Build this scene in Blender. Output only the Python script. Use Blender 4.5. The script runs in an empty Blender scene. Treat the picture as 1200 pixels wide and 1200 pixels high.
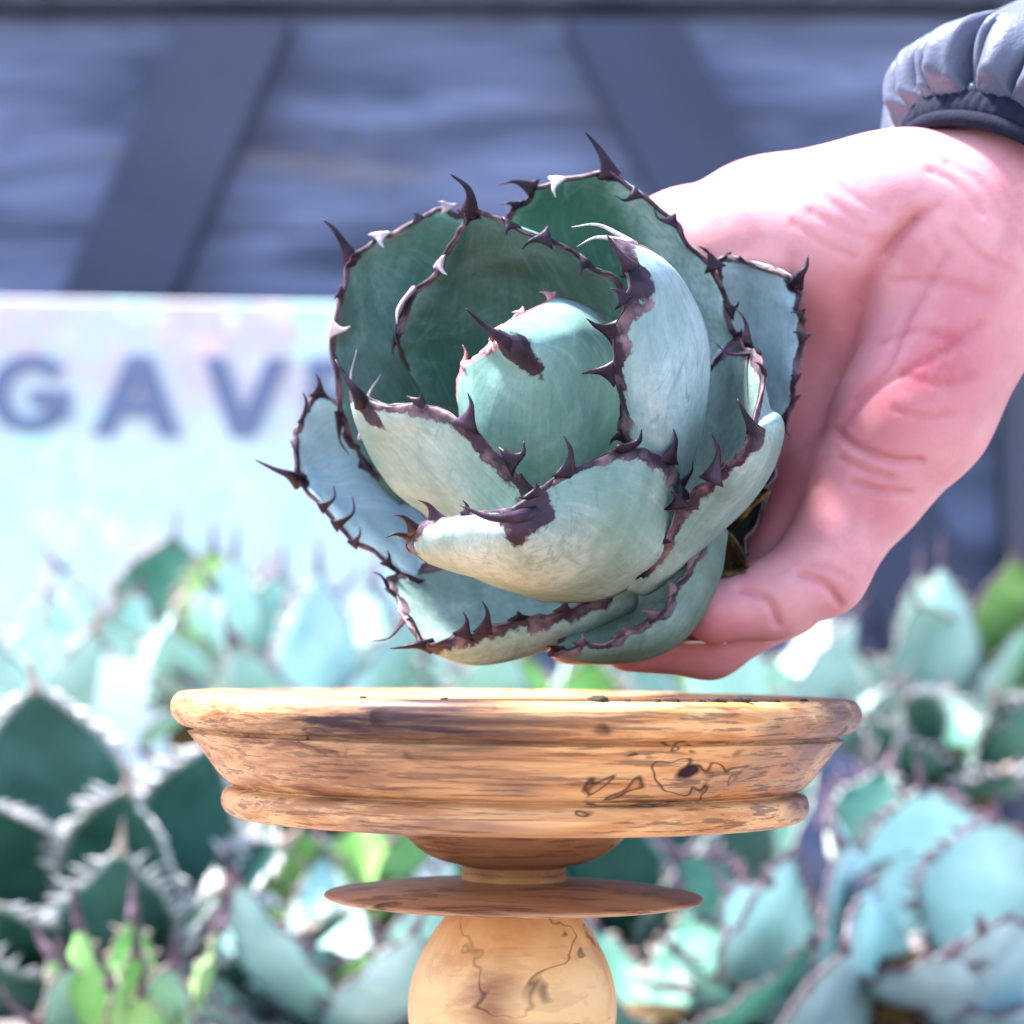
import bpy, math, random
import numpy as np
from mathutils import Vector, Matrix

random.seed(7)
RNG = np.random.RandomState(7)
scene = bpy.context.scene
COL = scene.collection

# ------------------------------------------------------------------ camera
F = 2900.0                     # focal length in photo pixels (1200 px wide)
D0 = 0.48                      # metres from lens to the plant and the stand
PITCH = math.atan(166 / F)     # horizon lies at photo row 766
CAMZ = 0.15
cam_data = bpy.data.cameras.new('camera')
cam = bpy.data.objects.new('camera', cam_data)
COL.objects.link(cam)
cam.location = (0, 0, CAMZ)
cam.rotation_euler = (math.pi / 2 + PITCH, 0, 0)
cam_data.sensor_width = 36
cam_data.lens = F / 1200 * 36
cam_data.clip_start = 0.01
cam_data.clip_end = 200
cam_data.dof.use_dof = True
cam_data.dof.focus_distance = 0.447
cam_data.dof.aperture_fstop = 16
scene.camera = cam

# ------------------------------------------------------------------ light
SUN_EL = math.radians(63)
SUN_AZ = math.radians(-80)     # compass: 0 = +Y (away from camera), -90 = left
world = bpy.data.worlds.new('World')
scene.world = world
world.use_nodes = True
wn = world.node_tree
bg = wn.nodes['Background']
sky = wn.nodes.new('ShaderNodeTexSky')
sky.sky_type = 'NISHITA'
sky.sun_disc = False
sky.sun_elevation = SUN_EL
sky.sun_rotation = SUN_AZ
sky.air_density = 1.0
sky.dust_density = 1.0
wn.links.new(sky.outputs[0], bg.inputs[0])
bg.inputs[1].default_value = 0.125
sun_data = bpy.data.lights.new('sun', 'SUN')
sun_data.energy = 4.0
sun_data.angle = math.radians(8)
sun_data.color = (1.0, 0.98, 0.95)
sun = bpy.data.objects.new('sun', sun_data)
COL.objects.link(sun)
sd = Vector((math.sin(SUN_AZ) * math.cos(SUN_EL), math.cos(SUN_AZ) * math.cos(SUN_EL), math.sin(SUN_EL)))
sun.rotation_euler = sd.to_track_quat('Z', 'Y').to_euler()
sun.location = (-2, 0, 4)
scene.view_settings.view_transform = 'Standard'
scene.view_settings.look = 'None'
scene.view_settings.gamma = 1
scene.view_settings.use_curve_mapping = False
scene.view_settings.exposure = 2.5

# ------------------------------------------------------------------ helpers
FWD = np.array([0, math.cos(PITCH), math.sin(PITCH)])
UPV = np.array([0, -math.sin(PITCH), math.cos(PITCH)])
RGT = np.array([1.0, 0, 0])
CAMP = np.array([0, 0, CAMZ])

def PT(px, py, dist):
    """photo pixel + distance along the view axis (m) -> world point"""
    px = np.asarray(px, float); py = np.asarray(py, float); dist = np.asarray(dist, float)
    return (CAMP + dist[..., None] * (FWD + ((px - 600) / F)[..., None] * RGT + ((600 - py) / F)[..., None] * UPV))

def PC(p):
    """(px,py,d cm towards the lens from the plant's plane) arrays -> world"""
    p = np.asarray(p, float)
    return PT(p[..., 0], p[..., 1], D0 - p[..., 2] * 0.01)

def proj(w):
    r = w - CAMP
    z = r @ FWD
    return 600 + F * (r @ RGT) / z, 600 - F * (r @ UPV) / z, (D0 - z) * 100

def link(o, parent=None, keep=False):
    COL.objects.link(o)
    if parent is not None:
        o.parent = parent
    return o

def empty(name, loc=(0, 0, 0), label=None, cat=None, group=None, kind=None):
    o = bpy.data.objects.new(name, None)
    o.empty_display_size = 0.02
    COL.objects.link(o)
    o.location = loc
    tag(o, label, cat, group, kind)
    return o

def tag(o, label=None, cat=None, group=None, kind=None):
    if label: o['label'] = label
    if cat: o['category'] = cat
    if group: o['group'] = group
    if kind: o['kind'] = kind
    return o

def mesh_obj(name, verts, faces, mat, parent=None, smooth=True, attrs=None, origin=None):
    """verts are world coordinates; the object sits at its parent's frame"""
    v = np.asarray(verts, float).reshape(-1, 3)
    off = np.zeros(3)
    if parent is not None:
        q = parent
        while q is not None:
            off = off + np.array(q.location); q = q.parent
    elif origin is not None:
        off = np.array(origin)
    me = bpy.data.meshes.new(name)
    me.from_pydata((v - off).tolist(), [], [tuple(int(i) for i in f) for f in faces])
    if smooth:
        me.polygons.foreach_set('use_smooth', [True] * len(me.polygons))
    for k, a in (attrs or {}).items():
        at = me.attributes.new(k, 'FLOAT', 'POINT')
        at.data.foreach_set('value', np.asarray(a, np.float32))
    me.materials.append(mat)
    me.update()
    o = bpy.data.objects.new(name, me)
    if parent is None and origin is not None:
        o.location = origin
    link(o, parent)
    return o

def catmull(P, n):
    """P: (k, ...) control points -> dense samples along axis 0"""
    P = np.asarray(P, float)
    k = len(P)
    ext = np.concatenate([(2 * P[0] - P[1])[None], P, (2 * P[-1] - P[-2])[None]])
    t = np.linspace(0, k - 1, n)
    i = np.minimum(t.astype(int), k - 2)
    f = (t - i).reshape((-1,) + (1,) * (P.ndim - 1))
    a, b, c, d = ext[i], ext[i + 1], ext[i + 2], ext[i + 3]
    return 0.5 * (2 * b + (c - a) * f + (2 * a - 5 * b + 4 * c - d) * f ** 2 + (3 * b - a - 3 * c + d) * f ** 3)

def nrm(v):
    return v / np.maximum(np.linalg.norm(v, axis=-1, keepdims=True), 1e-12)

def grid_shell(G, thick):
    """thick two-sided shell round a surface grid G (nu,nv,3) -> verts, faces"""
    nu, nv = G.shape[:2]
    du = np.gradient(G, axis=0); dv = np.gradient(G, axis=1)
    N = nrm(np.cross(du, dv))
    N[-1] = N[-3]; N[-2] = N[-3]
    for _ in range(2):
        N[1:-1] = nrm(N[:-2] + 2 * N[1:-1] + N[2:])
    a = G + N * thick[..., None] / 2
    b = G - N * thick[..., None] / 2
    V = np.concatenate([a.reshape(-1, 3), b.reshape(-1, 3)])
    idx = np.arange(nu * nv).reshape(nu, nv); M = nu * nv
    fs = []
    q = np.stack([idx[:-1, :-1], idx[:-1, 1:], idx[1:, 1:], idx[1:, :-1]], -1).reshape(-1, 4)
    fs += q.tolist()
    fs += (q[:, ::-1] + M).tolist()
    def rim(line):
        for i in range(len(line) - 1):
            fs.append([line[i], line[i + 1], line[i + 1] + M, line[i] + M])
    rim(idx[:, 0]); rim(idx[::-1, -1]); rim(idx[-1, :]); rim(idx[0, ::-1])
    return V, fs

def tube(path, rad, seg=8, flat=None, closed_ends=True, thin=1.0):
    """tube round a path (n,3) with radii (n,) -> verts, faces; flat = (dir, factor) widens along dir"""
    path = np.asarray(path, float); rad = np.asarray(rad, float)
    n = len(path)
    T = nrm(np.gradient(path, axis=0))
    ref = np.array([0.3, 1.0, 0.2]) if flat is None else np.asarray(flat[0], float)
    V = []
    for i in range(n):
        e1 = ref - T[i] * (ref @ T[i])
        if np.linalg.norm(e1) < 1e-6:
            e1 = np.cross(T[i], [0, 0, 1.0])
        e1 = e1 / np.linalg.norm(e1)
        e2 = np.cross(T[i], e1)
        fw = 1.0 if flat is None else flat[1][i]
        for s in range(seg):
            an = 2 * math.pi * s / seg
            V.append(path[i] + rad[i] * (fw * math.cos(an) * e1 + math.sin(an) * e2 * thin))
    Fs = []
    for i in range(n - 1):
        for s in range(seg):
            Fs.append([i * seg + s, i * seg + (s + 1) % seg, (i + 1) * seg + (s + 1) % seg, (i + 1) * seg + s])
    if closed_ends:
        Fs.append([s for s in range(seg)][::-1])
        Fs.append([(n - 1) * seg + s for s in range(seg)])
    return V, Fs

# ------------------------------------------------------------------ materials
class NT:
    def __init__(self, name):
        self.m = bpy.data.materials.new(name)
        self.m.use_nodes = True
        self.t = self.m.node_tree
        self.b = self.t.nodes['Principled BSDF']
        self.out = self.t.nodes['Material Output']
    def n(self, kind, **kw):
        nd = self.t.nodes.new(kind)
        for k, v in kw.items():
            if k.startswith('i_'):
                key = k[2:].replace('_', ' ')
                nd.inputs[key].default_value = v
            else:
                setattr(nd, k, v)
        return nd
    def l(self, a, b):
        self.t.links.new(a, b)
    def coord(self, which='Object', scale=(1, 1, 1), loc=(0, 0, 0), rot=(0, 0, 0)):
        tc = self.n('ShaderNodeTexCoord')
        mp = self.n('ShaderNodeMapping')
        mp.inputs['Scale'].default_value = scale
        mp.inputs['Location'].default_value = loc
        mp.inputs['Rotation'].default_value = rot
        self.l(tc.outputs[which], mp.inputs[0])
        return mp.outputs[0]
    def noise(self, vec, scale=5, detail=4, rough=0.55, dist=0.0):
        nd = self.n('ShaderNodeTexNoise')
        nd.inputs['Scale'].default_value = scale
        nd.inputs['Detail'].default_value = detail
        nd.inputs['Roughness'].default_value = rough
        nd.inputs['Distortion'].default_value = dist
        self.l(vec, nd.inputs['Vector'])
        return nd.outputs['Fac']
    def ramp(self, fac, stops, interp='LINEAR'):
        r = self.n('ShaderNodeValToRGB')
        r.color_ramp.interpolation = interp
        el = r.color_ramp.elements
        while len(el) < len(stops):
            el.new(0.5)
        for e, (p, c) in zip(el, stops):
            e.position = p
            e.color = (c if isinstance(c, tuple) else (c, c, c)) + (1,) if not (isinstance(c, tuple) and len(c) == 4) else c
        self.l(fac, r.inputs[0])
        return r.outputs[0]
    def mix(self, fac, a, b, mode='MIX'):
        m = self.n('ShaderNodeMix', data_type='RGBA', blend_type=mode)
        for s, v in ((m.inputs[0], fac), (m.inputs[6], a), (m.inputs[7], b)):
            if isinstance(v, (int, float)):
                s.default_value = v if s.type == 'VALUE' else (v, v, v, 1)
            elif isinstance(v, tuple):
                s.default_value = v + (1,) if len(v) == 3 else v
            else:
                self.l(v, s)
        return m.outputs[2]
    def math(self, op, a, b=0.0):
        m = self.n('ShaderNodeMath', operation=op)
        for s, v in ((m.inputs[0], a), (m.inputs[1], b)):
            if isinstance(v, (int, float)): s.default_value = v
            else: self.l(v, s)
        return m.outputs[0]
    def attr(self, name):
        return self.n('ShaderNodeAttribute', attribute_name=name).outputs['Fac']
    def bump(self, h, strength=0.3, dist=0.001):
        b = self.n('ShaderNodeBump')
        b.inputs['Strength'].default_value = strength
        b.inputs['Distance'].default_value = dist
        self.l(h, b.inputs['Height'])
        self.l(b.outputs[0], self.b.inputs['Normal'])
    def base(self, c):
        if isinstance(c, tuple): self.b.inputs['Base Color'].default_value = c + (1,)
        else: self.l(c, self.b.inputs['Base Color'])
    def set(self, **kw):
        for k, v in kw.items():
            self.b.inputs[k.replace('_', ' ')].default_value = v
        return self

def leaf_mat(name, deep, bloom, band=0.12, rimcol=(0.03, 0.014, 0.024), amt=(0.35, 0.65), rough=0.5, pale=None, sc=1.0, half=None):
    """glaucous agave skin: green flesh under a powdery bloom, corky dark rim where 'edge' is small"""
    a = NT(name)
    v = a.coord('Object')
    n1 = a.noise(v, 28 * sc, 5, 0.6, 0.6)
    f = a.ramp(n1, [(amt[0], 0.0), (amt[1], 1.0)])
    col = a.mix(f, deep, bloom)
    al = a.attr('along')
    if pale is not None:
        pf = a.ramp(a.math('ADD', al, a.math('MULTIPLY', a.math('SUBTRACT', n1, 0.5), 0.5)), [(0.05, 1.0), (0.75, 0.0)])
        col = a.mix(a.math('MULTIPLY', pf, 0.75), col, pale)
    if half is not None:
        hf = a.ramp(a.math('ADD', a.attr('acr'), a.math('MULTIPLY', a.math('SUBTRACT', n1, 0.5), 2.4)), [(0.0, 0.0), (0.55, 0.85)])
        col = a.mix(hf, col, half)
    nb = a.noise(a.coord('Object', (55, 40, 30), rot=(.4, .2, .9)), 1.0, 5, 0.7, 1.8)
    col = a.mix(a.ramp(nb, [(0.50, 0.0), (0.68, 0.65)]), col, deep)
    col = a.mix(a.ramp(nb, [(0.28, 0.5), (0.42, 0.0)]), col, tuple(min(1, c * 1.25) for c in bloom))
    # fine mottling and rubbed streaks
    n2 = a.noise(v, 650 * sc, 3, 0.65)
    col = a.mix(a.ramp(n2, [(0.35, 0.36), (0.6, 0.0)]), col, deep)
    vs = a.coord('Object', (220, 90, 60), rot=(0.3, 0.7, 0.5))
    n3 = a.noise(vs, 1.0, 4, 0.7, 1.2)
    st = a.ramp(n3, [(0.66, 0.0), (0.72, 1.0)])
    col = a.mix(a.math('MULTIPLY', st, 0.45), col, tuple(c * 0.45 for c in deep))
    q5 = a.noise(a.coord('Object', (26, 34, 30), loc=(2.3, .7, 1.1)), 1.0, 4, 0.55, 1.5)
    l5 = a.ramp(a.math('ABSOLUTE', a.math('SUBTRACT', q5, 0.5)), [(0.002, 1.0), (0.012, 0.0)])
    k5 = a.ramp(a.noise(v, 48, 2), [(0.48, 0.0), (0.6, 1.0)])
    col = a.mix(a.math('MULTIPLY', a.math('MULTIPLY', l5, k5), 0.3), col, tuple(c * 0.4 for c in deep))
    # small tan scars
    n4 = a.noise(v, 95 * sc, 2, 0.5, 0.3)
    col = a.mix(a.ramp(n4, [(0.74, 0.0), (0.77, 0.6)]), col, (0.30, 0.27, 0.10))
    cx = a.n('ShaderNodeCombineXYZ')
    a.l(a.math('MULTIPLY', al, 3.5), cx.inputs[0]); a.l(a.math('MULTIPLY', a.attr('acr'), 16.0), cx.inputs[1])
    vn = a.noise(cx.outputs[0], 1.0, 5, 0.65, 0.8)
    col = a.mix(a.ramp(vn, [(0.52, 0.0), (0.72, 0.28)]), col, tuple(c * 0.55 for c in deep))
    col = a.mix(a.ramp(vn, [(0.28, 0.22), (0.45, 0.0)]), col, tuple(min(1, c * 1.2) for c in bloom))
    e = a.attr('edge')
    en = a.math('SUBTRACT', e, a.math('MULTIPLY', a.math('SUBTRACT', a.noise(v, 210, 5, .65), 0.47), band * 2.2))
    rf = a.ramp(a.math('DIVIDE', en, band), [(0.62, 1.0), (0.78, 0.0)])
    rc = a.mix(a.ramp(a.noise(v, 210, 3), [(0.46, 0.0), (0.75, 1.0)]), rimcol, (0.20, 0.13, 0.15))
    col = a.mix(rf, col, rc)
    cp = a.math('SUBTRACT', a.attr('cap'), a.math('MULTIPLY', a.math('SUBTRACT', a.noise(v, 260, 5, .65), 0.5), 0.5))
    col = a.mix(a.ramp(cp, [(0.08, 1.0), (0.13, 0.0)]), col, a.mix(a.ramp(a.noise(v, 150, 3), [(.4, 0.0), (.7, 1.0)]), (0.012, 0.005, 0.012), (0.05, 0.025, 0.045)))
    a.base(col)
    a.set(Roughness=rough, Specular_IOR_Level=0.2)
    a.b.inputs['Subsurface Weight'].default_value = 0.08
    a.b.inputs['Subsurface Radius'].default_value = (0.002, 0.004, 0.002)
    a.b.inputs['Subsurface Scale'].default_value = 0.5
    h = a.math('ADD', a.noise(v, 60, 4), a.math('MULTIPLY', n2, 0.12))
    a.bump(h, 0.35, 0.0016)
    return a.m

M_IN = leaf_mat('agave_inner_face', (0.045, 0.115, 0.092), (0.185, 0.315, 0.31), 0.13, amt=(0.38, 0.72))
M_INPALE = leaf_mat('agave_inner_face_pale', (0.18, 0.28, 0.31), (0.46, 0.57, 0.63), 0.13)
M_OUT = leaf_mat('agave_outer_face', (0.10, 0.175, 0.155), (0.31, 0.40, 0.38), 0.30, amt=(0.32, 0.64))
M_OUTPALE = leaf_mat('agave_outer_face_cream', (0.13, 0.21, 0.175), (0.37, 0.44, 0.405), 0.40, amt=(0.32, 0.64))
M_BUD = leaf_mat('agave_bud_face', (0.09, 0.185, 0.155), (0.30, 0.41, 0.39), 0.16, rimcol=(0.34, 0.12, 0.13), amt=(0.3, 0.68))

def spine_mat(name, c1, c2, rough=0.42):
    a = NT(name)
    v = a.coord('Object')
    col = a.mix(a.ramp(a.noise(v, 170, 4), [(0.42, 0.0), (0.66, 1.0)]), c1, c2)
    a.base(col)
    a.set(Roughness=rough, Specular_IOR_Level=0.18)
    a.bump(a.noise(v, 700, 3), 0.3, 0.0006)
    return a.m
M_SPINE = spine_mat('spine_purple_black', (0.010, 0.004, 0.010), (0.045, 0.022, 0.042), .45)
M_MARGIN = spine_mat('margin_corky', (0.025, 0.010, 0.018), (0.20, 0.125, 0.14), 0.6)
M_PINK = spine_mat('spine_young_pink', (0.40, 0.15, 0.16), (0.55, 0.33, 0.36))
M_PALETOOTH = spine_mat('tooth_pale', (0.30, 0.22, 0.28), (0.6, 0.52, 0.58))

# ------------------------------------------------------------------ the agave in the hand
AG_ORIGIN = PC((775, 570, -3.2))
agave = empty('agave_plant', tuple(AG_ORIGIN), 'compact blue-green agave rosette with purple-black spines held up in the hand', 'agave')

def horn(name, pts, r0, mat, parent, wide=1.6, wdir=None, n=10, power=0.9, thin=1.0):
    """curved spine through (px,py,d) points, base half width r0 cm"""
    p = PC(catmull(np.array(pts, float), n))
    t = np.linspace(0, 1, n)
    rad = r0 * 0.0078 * ((1 - t) ** power) + 0.00010
    fw = 1 + (wide - 1) * np.clip(1 - t * 2.2, 0, 1) ** 1.5
    if wdir is None:
        wdir = np.cross(p[1] - p[0], FWD)
    v, f = tube(p, rad, 8, (wdir, fw), thin=thin)
    return mesh_obj(name, v, f, mat, parent)

def leaf(rows, mat, thick=0.24, spine=None, spine_r=0.16, teeth=(), tooth_mat=None, tooth_r=0.11, margin=0.07,
         margin_mat=None, spine_mat_=None, caps=(), nu=44, nv=30, start=0.12, wave=0.07, seed=0, spine_wide=1.7):
    R = [np.array(r, float) for r in rows]
    k = len(R[0])
    R = [np.repeat(r[None], k, 0) if r.ndim == 1 else r for r in R]
    C = np.stack(R)
    Gp = catmull(C, nu)
    Gp = np.swapaxes(catmull(np.swapaxes(Gp, 0, 1), nv), 0, 1)
    G = PC(Gp)
    rs = np.random.RandomState(seed + 11)
    # gently uneven, scalloped margin
    u = np.linspace(0, 1, nu)[:, None]; vv = np.linspace(-1, 1, nv)[None]
    ph = rs.rand(4) * 6.28
    und = (np.sin(u * 23 + ph[0]) * 0.6 + np.sin(u * 41 + ph[1]) * 0.4) * (np.abs(vv) ** 4) * wave * 0.01
    und = und + (np.sin(u * 9 + vv * 4 + ph[2]) * np.sin(vv * 5 - u * 3 + ph[3])) * 0.012 * 0.01 * 2
    Gn = nrm(np.cross(np.gradient(G, axis=0), np.gradient(G, axis=1)))
    Gn[-1] = Gn[-3]; Gn[-2] = Gn[-3]
    G = G + Gn * (und * np.clip((1 - u) * 5, 0, 1))[..., None]
    # the margin is drawn out towards each tooth and scalloped between
    e0 = nrm(G[:, 0] - G[:, 1]); e1 = nrm(G[:, -1] - G[:, -2])
    ex, ey, ed_ = proj(np.concatenate([G[:, 0], G[:, -1]]))
    for tth in teeth:
        (bx, by), opt = tth[0], (tth[2] if len(tth) > 2 else {})
        q = (ex - bx) ** 2 + (ey - by) ** 2 + (0 if 'd' not in opt else 900 * (ed_ - opt['d']) ** 2)
        j = int(np.argmin(q)); side = j // nu; row = j % nu
        g_ = np.exp(-((np.arange(nu) - row) / 1.25) ** 2) * 0.0007
        if side == 0: G[:, 0] += e0 * g_[:, None]; G[:, 1] += e0 * g_[:, None] * .5
        else: G[:, -1] += e1 * g_[:, None]; G[:, -2] += e1 * g_[:, None] * .5
    jit = rs.normal(0, 1, (2, nu)) * 0.00016
    jit[:, :4] = 0; jit[:, -2:] = 0
    G[:, 0] += e0 * jit[0][:, None]; G[:, -1] += e1 * jit[1][:, None]
    prof = 0.07 + (thick - 0.07) * np.sqrt(np.clip(1 - vv ** 2, 0, 1)) * np.clip((1 - u) * 1.6 + 0.12, 0, 1)
    V, Fs = grid_shell(G, prof * 0.01)
    eL = np.linalg.norm(G - G[:, :1], axis=-1); eR = np.linalg.norm(G - G[:, -1:], axis=-1)
    eT = np.linalg.norm(G - G[-1:, :1], axis=-1) * 0.8
    edge = np.minimum(np.minimum(eL, eR), eT) * 100
    edge = edge + np.clip(0.10 - u, 0, 1) * 8
    cap = np.full(edge.shape, 5.0)
    if spine:
        sp0 = PC(np.array(spine[0], float)); sp1 = PC(np.array(spine[1], float))
        for q in (0.0, 0.35, 0.7):
            dc = np.linalg.norm(G - (sp0 * (1 - q) + sp1 * q), axis=-1) * 100
            cap = np.minimum(cap, np.maximum(0, dc - spine_r * (1.0 - .2 * q)))
    for (qx, qy, qd, qr) in caps:
        dc = np.linalg.norm(G - PC((qx, qy, qd)), axis=-1) * 100
        cap = np.minimum(cap, np.maximum(0, dc - qr - .1))
    al = np.repeat(u, nv, 1)
    o = mesh_obj('leaf', V, Fs, mat, agave, attrs={'edge': np.tile(edge.ravel(), 2), 'along': np.tile(al.ravel(), 2),
        'acr': np.tile(np.repeat(vv, nu, 0).ravel(), 2), 'cap': np.tile(cap.ravel(), 2)})
    # corky margin bead
    i0 = int(nu * start)
    path = np.concatenate([G[i0:, 0], G[i0:, -1][::-1][1:]])
    m = len(path)
    s = np.arange(m)
    rad = margin * 0.0040 * (0.35 + 0.9 * np.interp(s, np.arange(0, m + 3, 3), rs.rand(len(np.arange(0, m + 3, 3)))) + 0.35 * np.sin(s * 0.7 + seed) * rs.rand(m))
    rad[0] = rad[-1] = 0.0001
    v, f = tube(path, rad, 7)
    mesh_obj('margin', v, f, margin_mat or M_MARGIN, o)
    mp = np.stack(proj(path), -1)
    for tth in teeth:
        (bx, by), (tx, ty) = tth[0], tth[1]
        opt = tth[2] if len(tth) > 2 else {}
        j = int(np.argmin((mp[:, 0] - bx) ** 2 + (mp[:, 1] - by) ** 2 + (0 if 'd' not in opt else 900 * (mp[:, 2] - opt['d']) ** 2)))
        b = mp[j]
        j0, j1 = max(0, j - 2), min(m - 1, j + 2)
        wd = path[j1] - path[j0]
        dd = opt.get('dd', 0.12)
        bend = opt.get('bend', 0.16)
        vx, vy = tx - b[0], ty - b[1]
        mid = (b[0] + vx * 0.55 - vy * bend, b[1] + vy * 0.55 + vx * bend, b[2] + dd * 0.8)
        root = (b[0] - vx * 0.12, b[1] - vy * 0.12, b[2])
        horn('tooth', [root, mid, (tx, ty, b[2] + dd)], opt.get('r', tooth_r), opt.get('mat', tooth_mat or M_SPINE), o,
             wide=opt.get('wide', 2.5), wdir=wd, power=opt.get('pow', 1.3), thin=.62)
    if spine:
        spine = [(spine[0][0], spine[0][1], spine[0][2] - .12)] + list(spine[1:])
        horn('terminal_spine', spine, spine_r, spine_mat_ or M_SPINE, o, wide=spine_wide, n=14)
    return o

PALE = {'mat': M_PALETOOTH}
# back left leaf, inner face towards the lens
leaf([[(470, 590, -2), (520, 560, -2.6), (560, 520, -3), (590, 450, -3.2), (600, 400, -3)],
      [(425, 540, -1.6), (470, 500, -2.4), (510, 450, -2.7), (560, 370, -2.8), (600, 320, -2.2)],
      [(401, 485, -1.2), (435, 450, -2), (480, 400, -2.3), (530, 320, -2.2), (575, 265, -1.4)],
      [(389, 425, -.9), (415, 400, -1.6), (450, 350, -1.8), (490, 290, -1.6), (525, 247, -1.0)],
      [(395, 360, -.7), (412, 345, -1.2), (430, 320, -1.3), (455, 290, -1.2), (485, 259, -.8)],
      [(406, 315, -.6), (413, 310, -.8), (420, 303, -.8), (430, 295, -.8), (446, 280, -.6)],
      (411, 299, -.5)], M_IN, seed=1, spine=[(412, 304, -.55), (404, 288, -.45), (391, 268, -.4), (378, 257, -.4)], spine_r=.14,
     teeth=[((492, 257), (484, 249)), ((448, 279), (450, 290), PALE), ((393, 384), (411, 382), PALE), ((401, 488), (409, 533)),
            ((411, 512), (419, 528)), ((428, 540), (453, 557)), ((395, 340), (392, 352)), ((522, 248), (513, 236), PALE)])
# upper inner leaf behind the bud
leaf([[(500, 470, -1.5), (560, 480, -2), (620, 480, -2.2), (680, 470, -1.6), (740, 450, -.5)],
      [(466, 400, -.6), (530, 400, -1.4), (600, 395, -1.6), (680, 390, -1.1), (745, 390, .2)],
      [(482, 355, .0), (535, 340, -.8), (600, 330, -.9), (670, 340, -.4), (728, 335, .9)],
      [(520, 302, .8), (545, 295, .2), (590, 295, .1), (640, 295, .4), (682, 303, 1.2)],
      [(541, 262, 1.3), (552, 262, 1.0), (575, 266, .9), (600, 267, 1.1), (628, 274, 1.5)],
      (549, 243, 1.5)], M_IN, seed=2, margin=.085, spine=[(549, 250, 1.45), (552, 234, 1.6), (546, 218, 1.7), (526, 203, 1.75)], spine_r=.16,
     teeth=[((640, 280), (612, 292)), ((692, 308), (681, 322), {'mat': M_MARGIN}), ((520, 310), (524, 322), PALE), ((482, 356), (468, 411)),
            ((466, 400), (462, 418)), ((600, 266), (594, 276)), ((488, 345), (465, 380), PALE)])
# top back leaf
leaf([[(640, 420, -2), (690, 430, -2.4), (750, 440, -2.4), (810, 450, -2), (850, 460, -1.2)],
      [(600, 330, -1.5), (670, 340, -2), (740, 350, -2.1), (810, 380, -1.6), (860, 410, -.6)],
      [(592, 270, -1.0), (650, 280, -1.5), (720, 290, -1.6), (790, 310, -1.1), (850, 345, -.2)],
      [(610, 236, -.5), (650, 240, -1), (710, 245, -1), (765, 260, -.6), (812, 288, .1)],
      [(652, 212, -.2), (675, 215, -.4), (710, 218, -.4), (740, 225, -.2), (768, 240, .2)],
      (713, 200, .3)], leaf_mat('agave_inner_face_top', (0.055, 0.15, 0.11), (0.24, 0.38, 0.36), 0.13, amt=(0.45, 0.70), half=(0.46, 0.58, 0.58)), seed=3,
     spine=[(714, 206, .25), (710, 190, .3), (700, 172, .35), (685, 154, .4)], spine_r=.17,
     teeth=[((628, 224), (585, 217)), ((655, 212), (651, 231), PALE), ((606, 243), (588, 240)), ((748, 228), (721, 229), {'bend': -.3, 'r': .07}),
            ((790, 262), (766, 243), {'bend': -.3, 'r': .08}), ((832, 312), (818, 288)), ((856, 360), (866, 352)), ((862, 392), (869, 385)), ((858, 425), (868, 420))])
# right outer leaf against the palm
leaf([[(820, 520, -2), (850, 530, -2.2), (880, 540, -1.9), (905, 535, -1.3)],
      [(825, 420, -1.5), (860, 430, -1.8), (895, 440, -1.4), (930, 462, -.6)],
      [(838, 345, -1.0), (865, 360, -1.3), (900, 370, -1.0), (940, 395, -.2)],
      [(847, 305, -.6), (875, 320, -.8), (905, 335, -.5), (938, 352, .1)],
      [(890, 311, -.2), (900, 315, -.3), (915, 322, -.1), (934, 338, .2)],
      (933, 329, .3)], M_INPALE, seed=4, spine=[(931, 335, .25), (938, 322, .35), (945, 312, .4), (947, 299, .4)], spine_r=.13,
     teeth=[((940, 372), (927, 366), {'r': .07}), ((940, 395), (929, 389), {'r': .07}), ((848, 306), (851, 299)), ((934, 445), (926, 440), {'r': .07}),
            ((930, 470), (924, 464), {'r': .07}), ((915, 505), (926, 512), {'r': .07}), ((870, 306), (866, 300), {'r': .07})])
# far left spreading leaf
leaf([[(470, 500, -2.5), (520, 560, -2.8), (560, 620, -2.6), (600, 680, -1.8)],
      [(420, 480, -2.2), (460, 540, -2.6), (500, 610, -2.4), (545, 697, -1.4)],
      [(374, 465, -1.8), (405, 520, -2.3), (440, 580, -2.1), (490, 684, -1.2)],
      [(350, 495, -1.6), (370, 535, -1.9), (395, 580, -1.7), (432, 646, -1.1)],
      [(346, 530, -1.4), (353, 548, -1.5), (365, 572, -1.4), (385, 605, -1.1)],
      (348, 562, -1.2)], leaf_mat('agave_inner_face_frosted_skylit', (0.22, 0.34, 0.40), (0.48, 0.61, 0.69), 0.13), seed=5, thick=.26,  # frosty bloom, brightened beyond it: sky light put into this leaf's colour
     spine=[(352, 565, -1.2), (338, 556, -1.1), (322, 550, -1.05), (299, 539, -1.0)], spine_r=.13,
     teeth=[((374, 466), (369, 437)), ((355, 488), (355, 460)), ((348, 520), (349, 511)), ((375, 592), (391, 569), {'r': .06, 'bend': .3}),
            ((396, 615), (413, 581), {'r': .06, 'bend': .3}), ((450, 660), (454, 645), {'r': .07}), ((482, 682), (470, 672)), ((416, 633), (422, 618), {'r': .06})])
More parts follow.
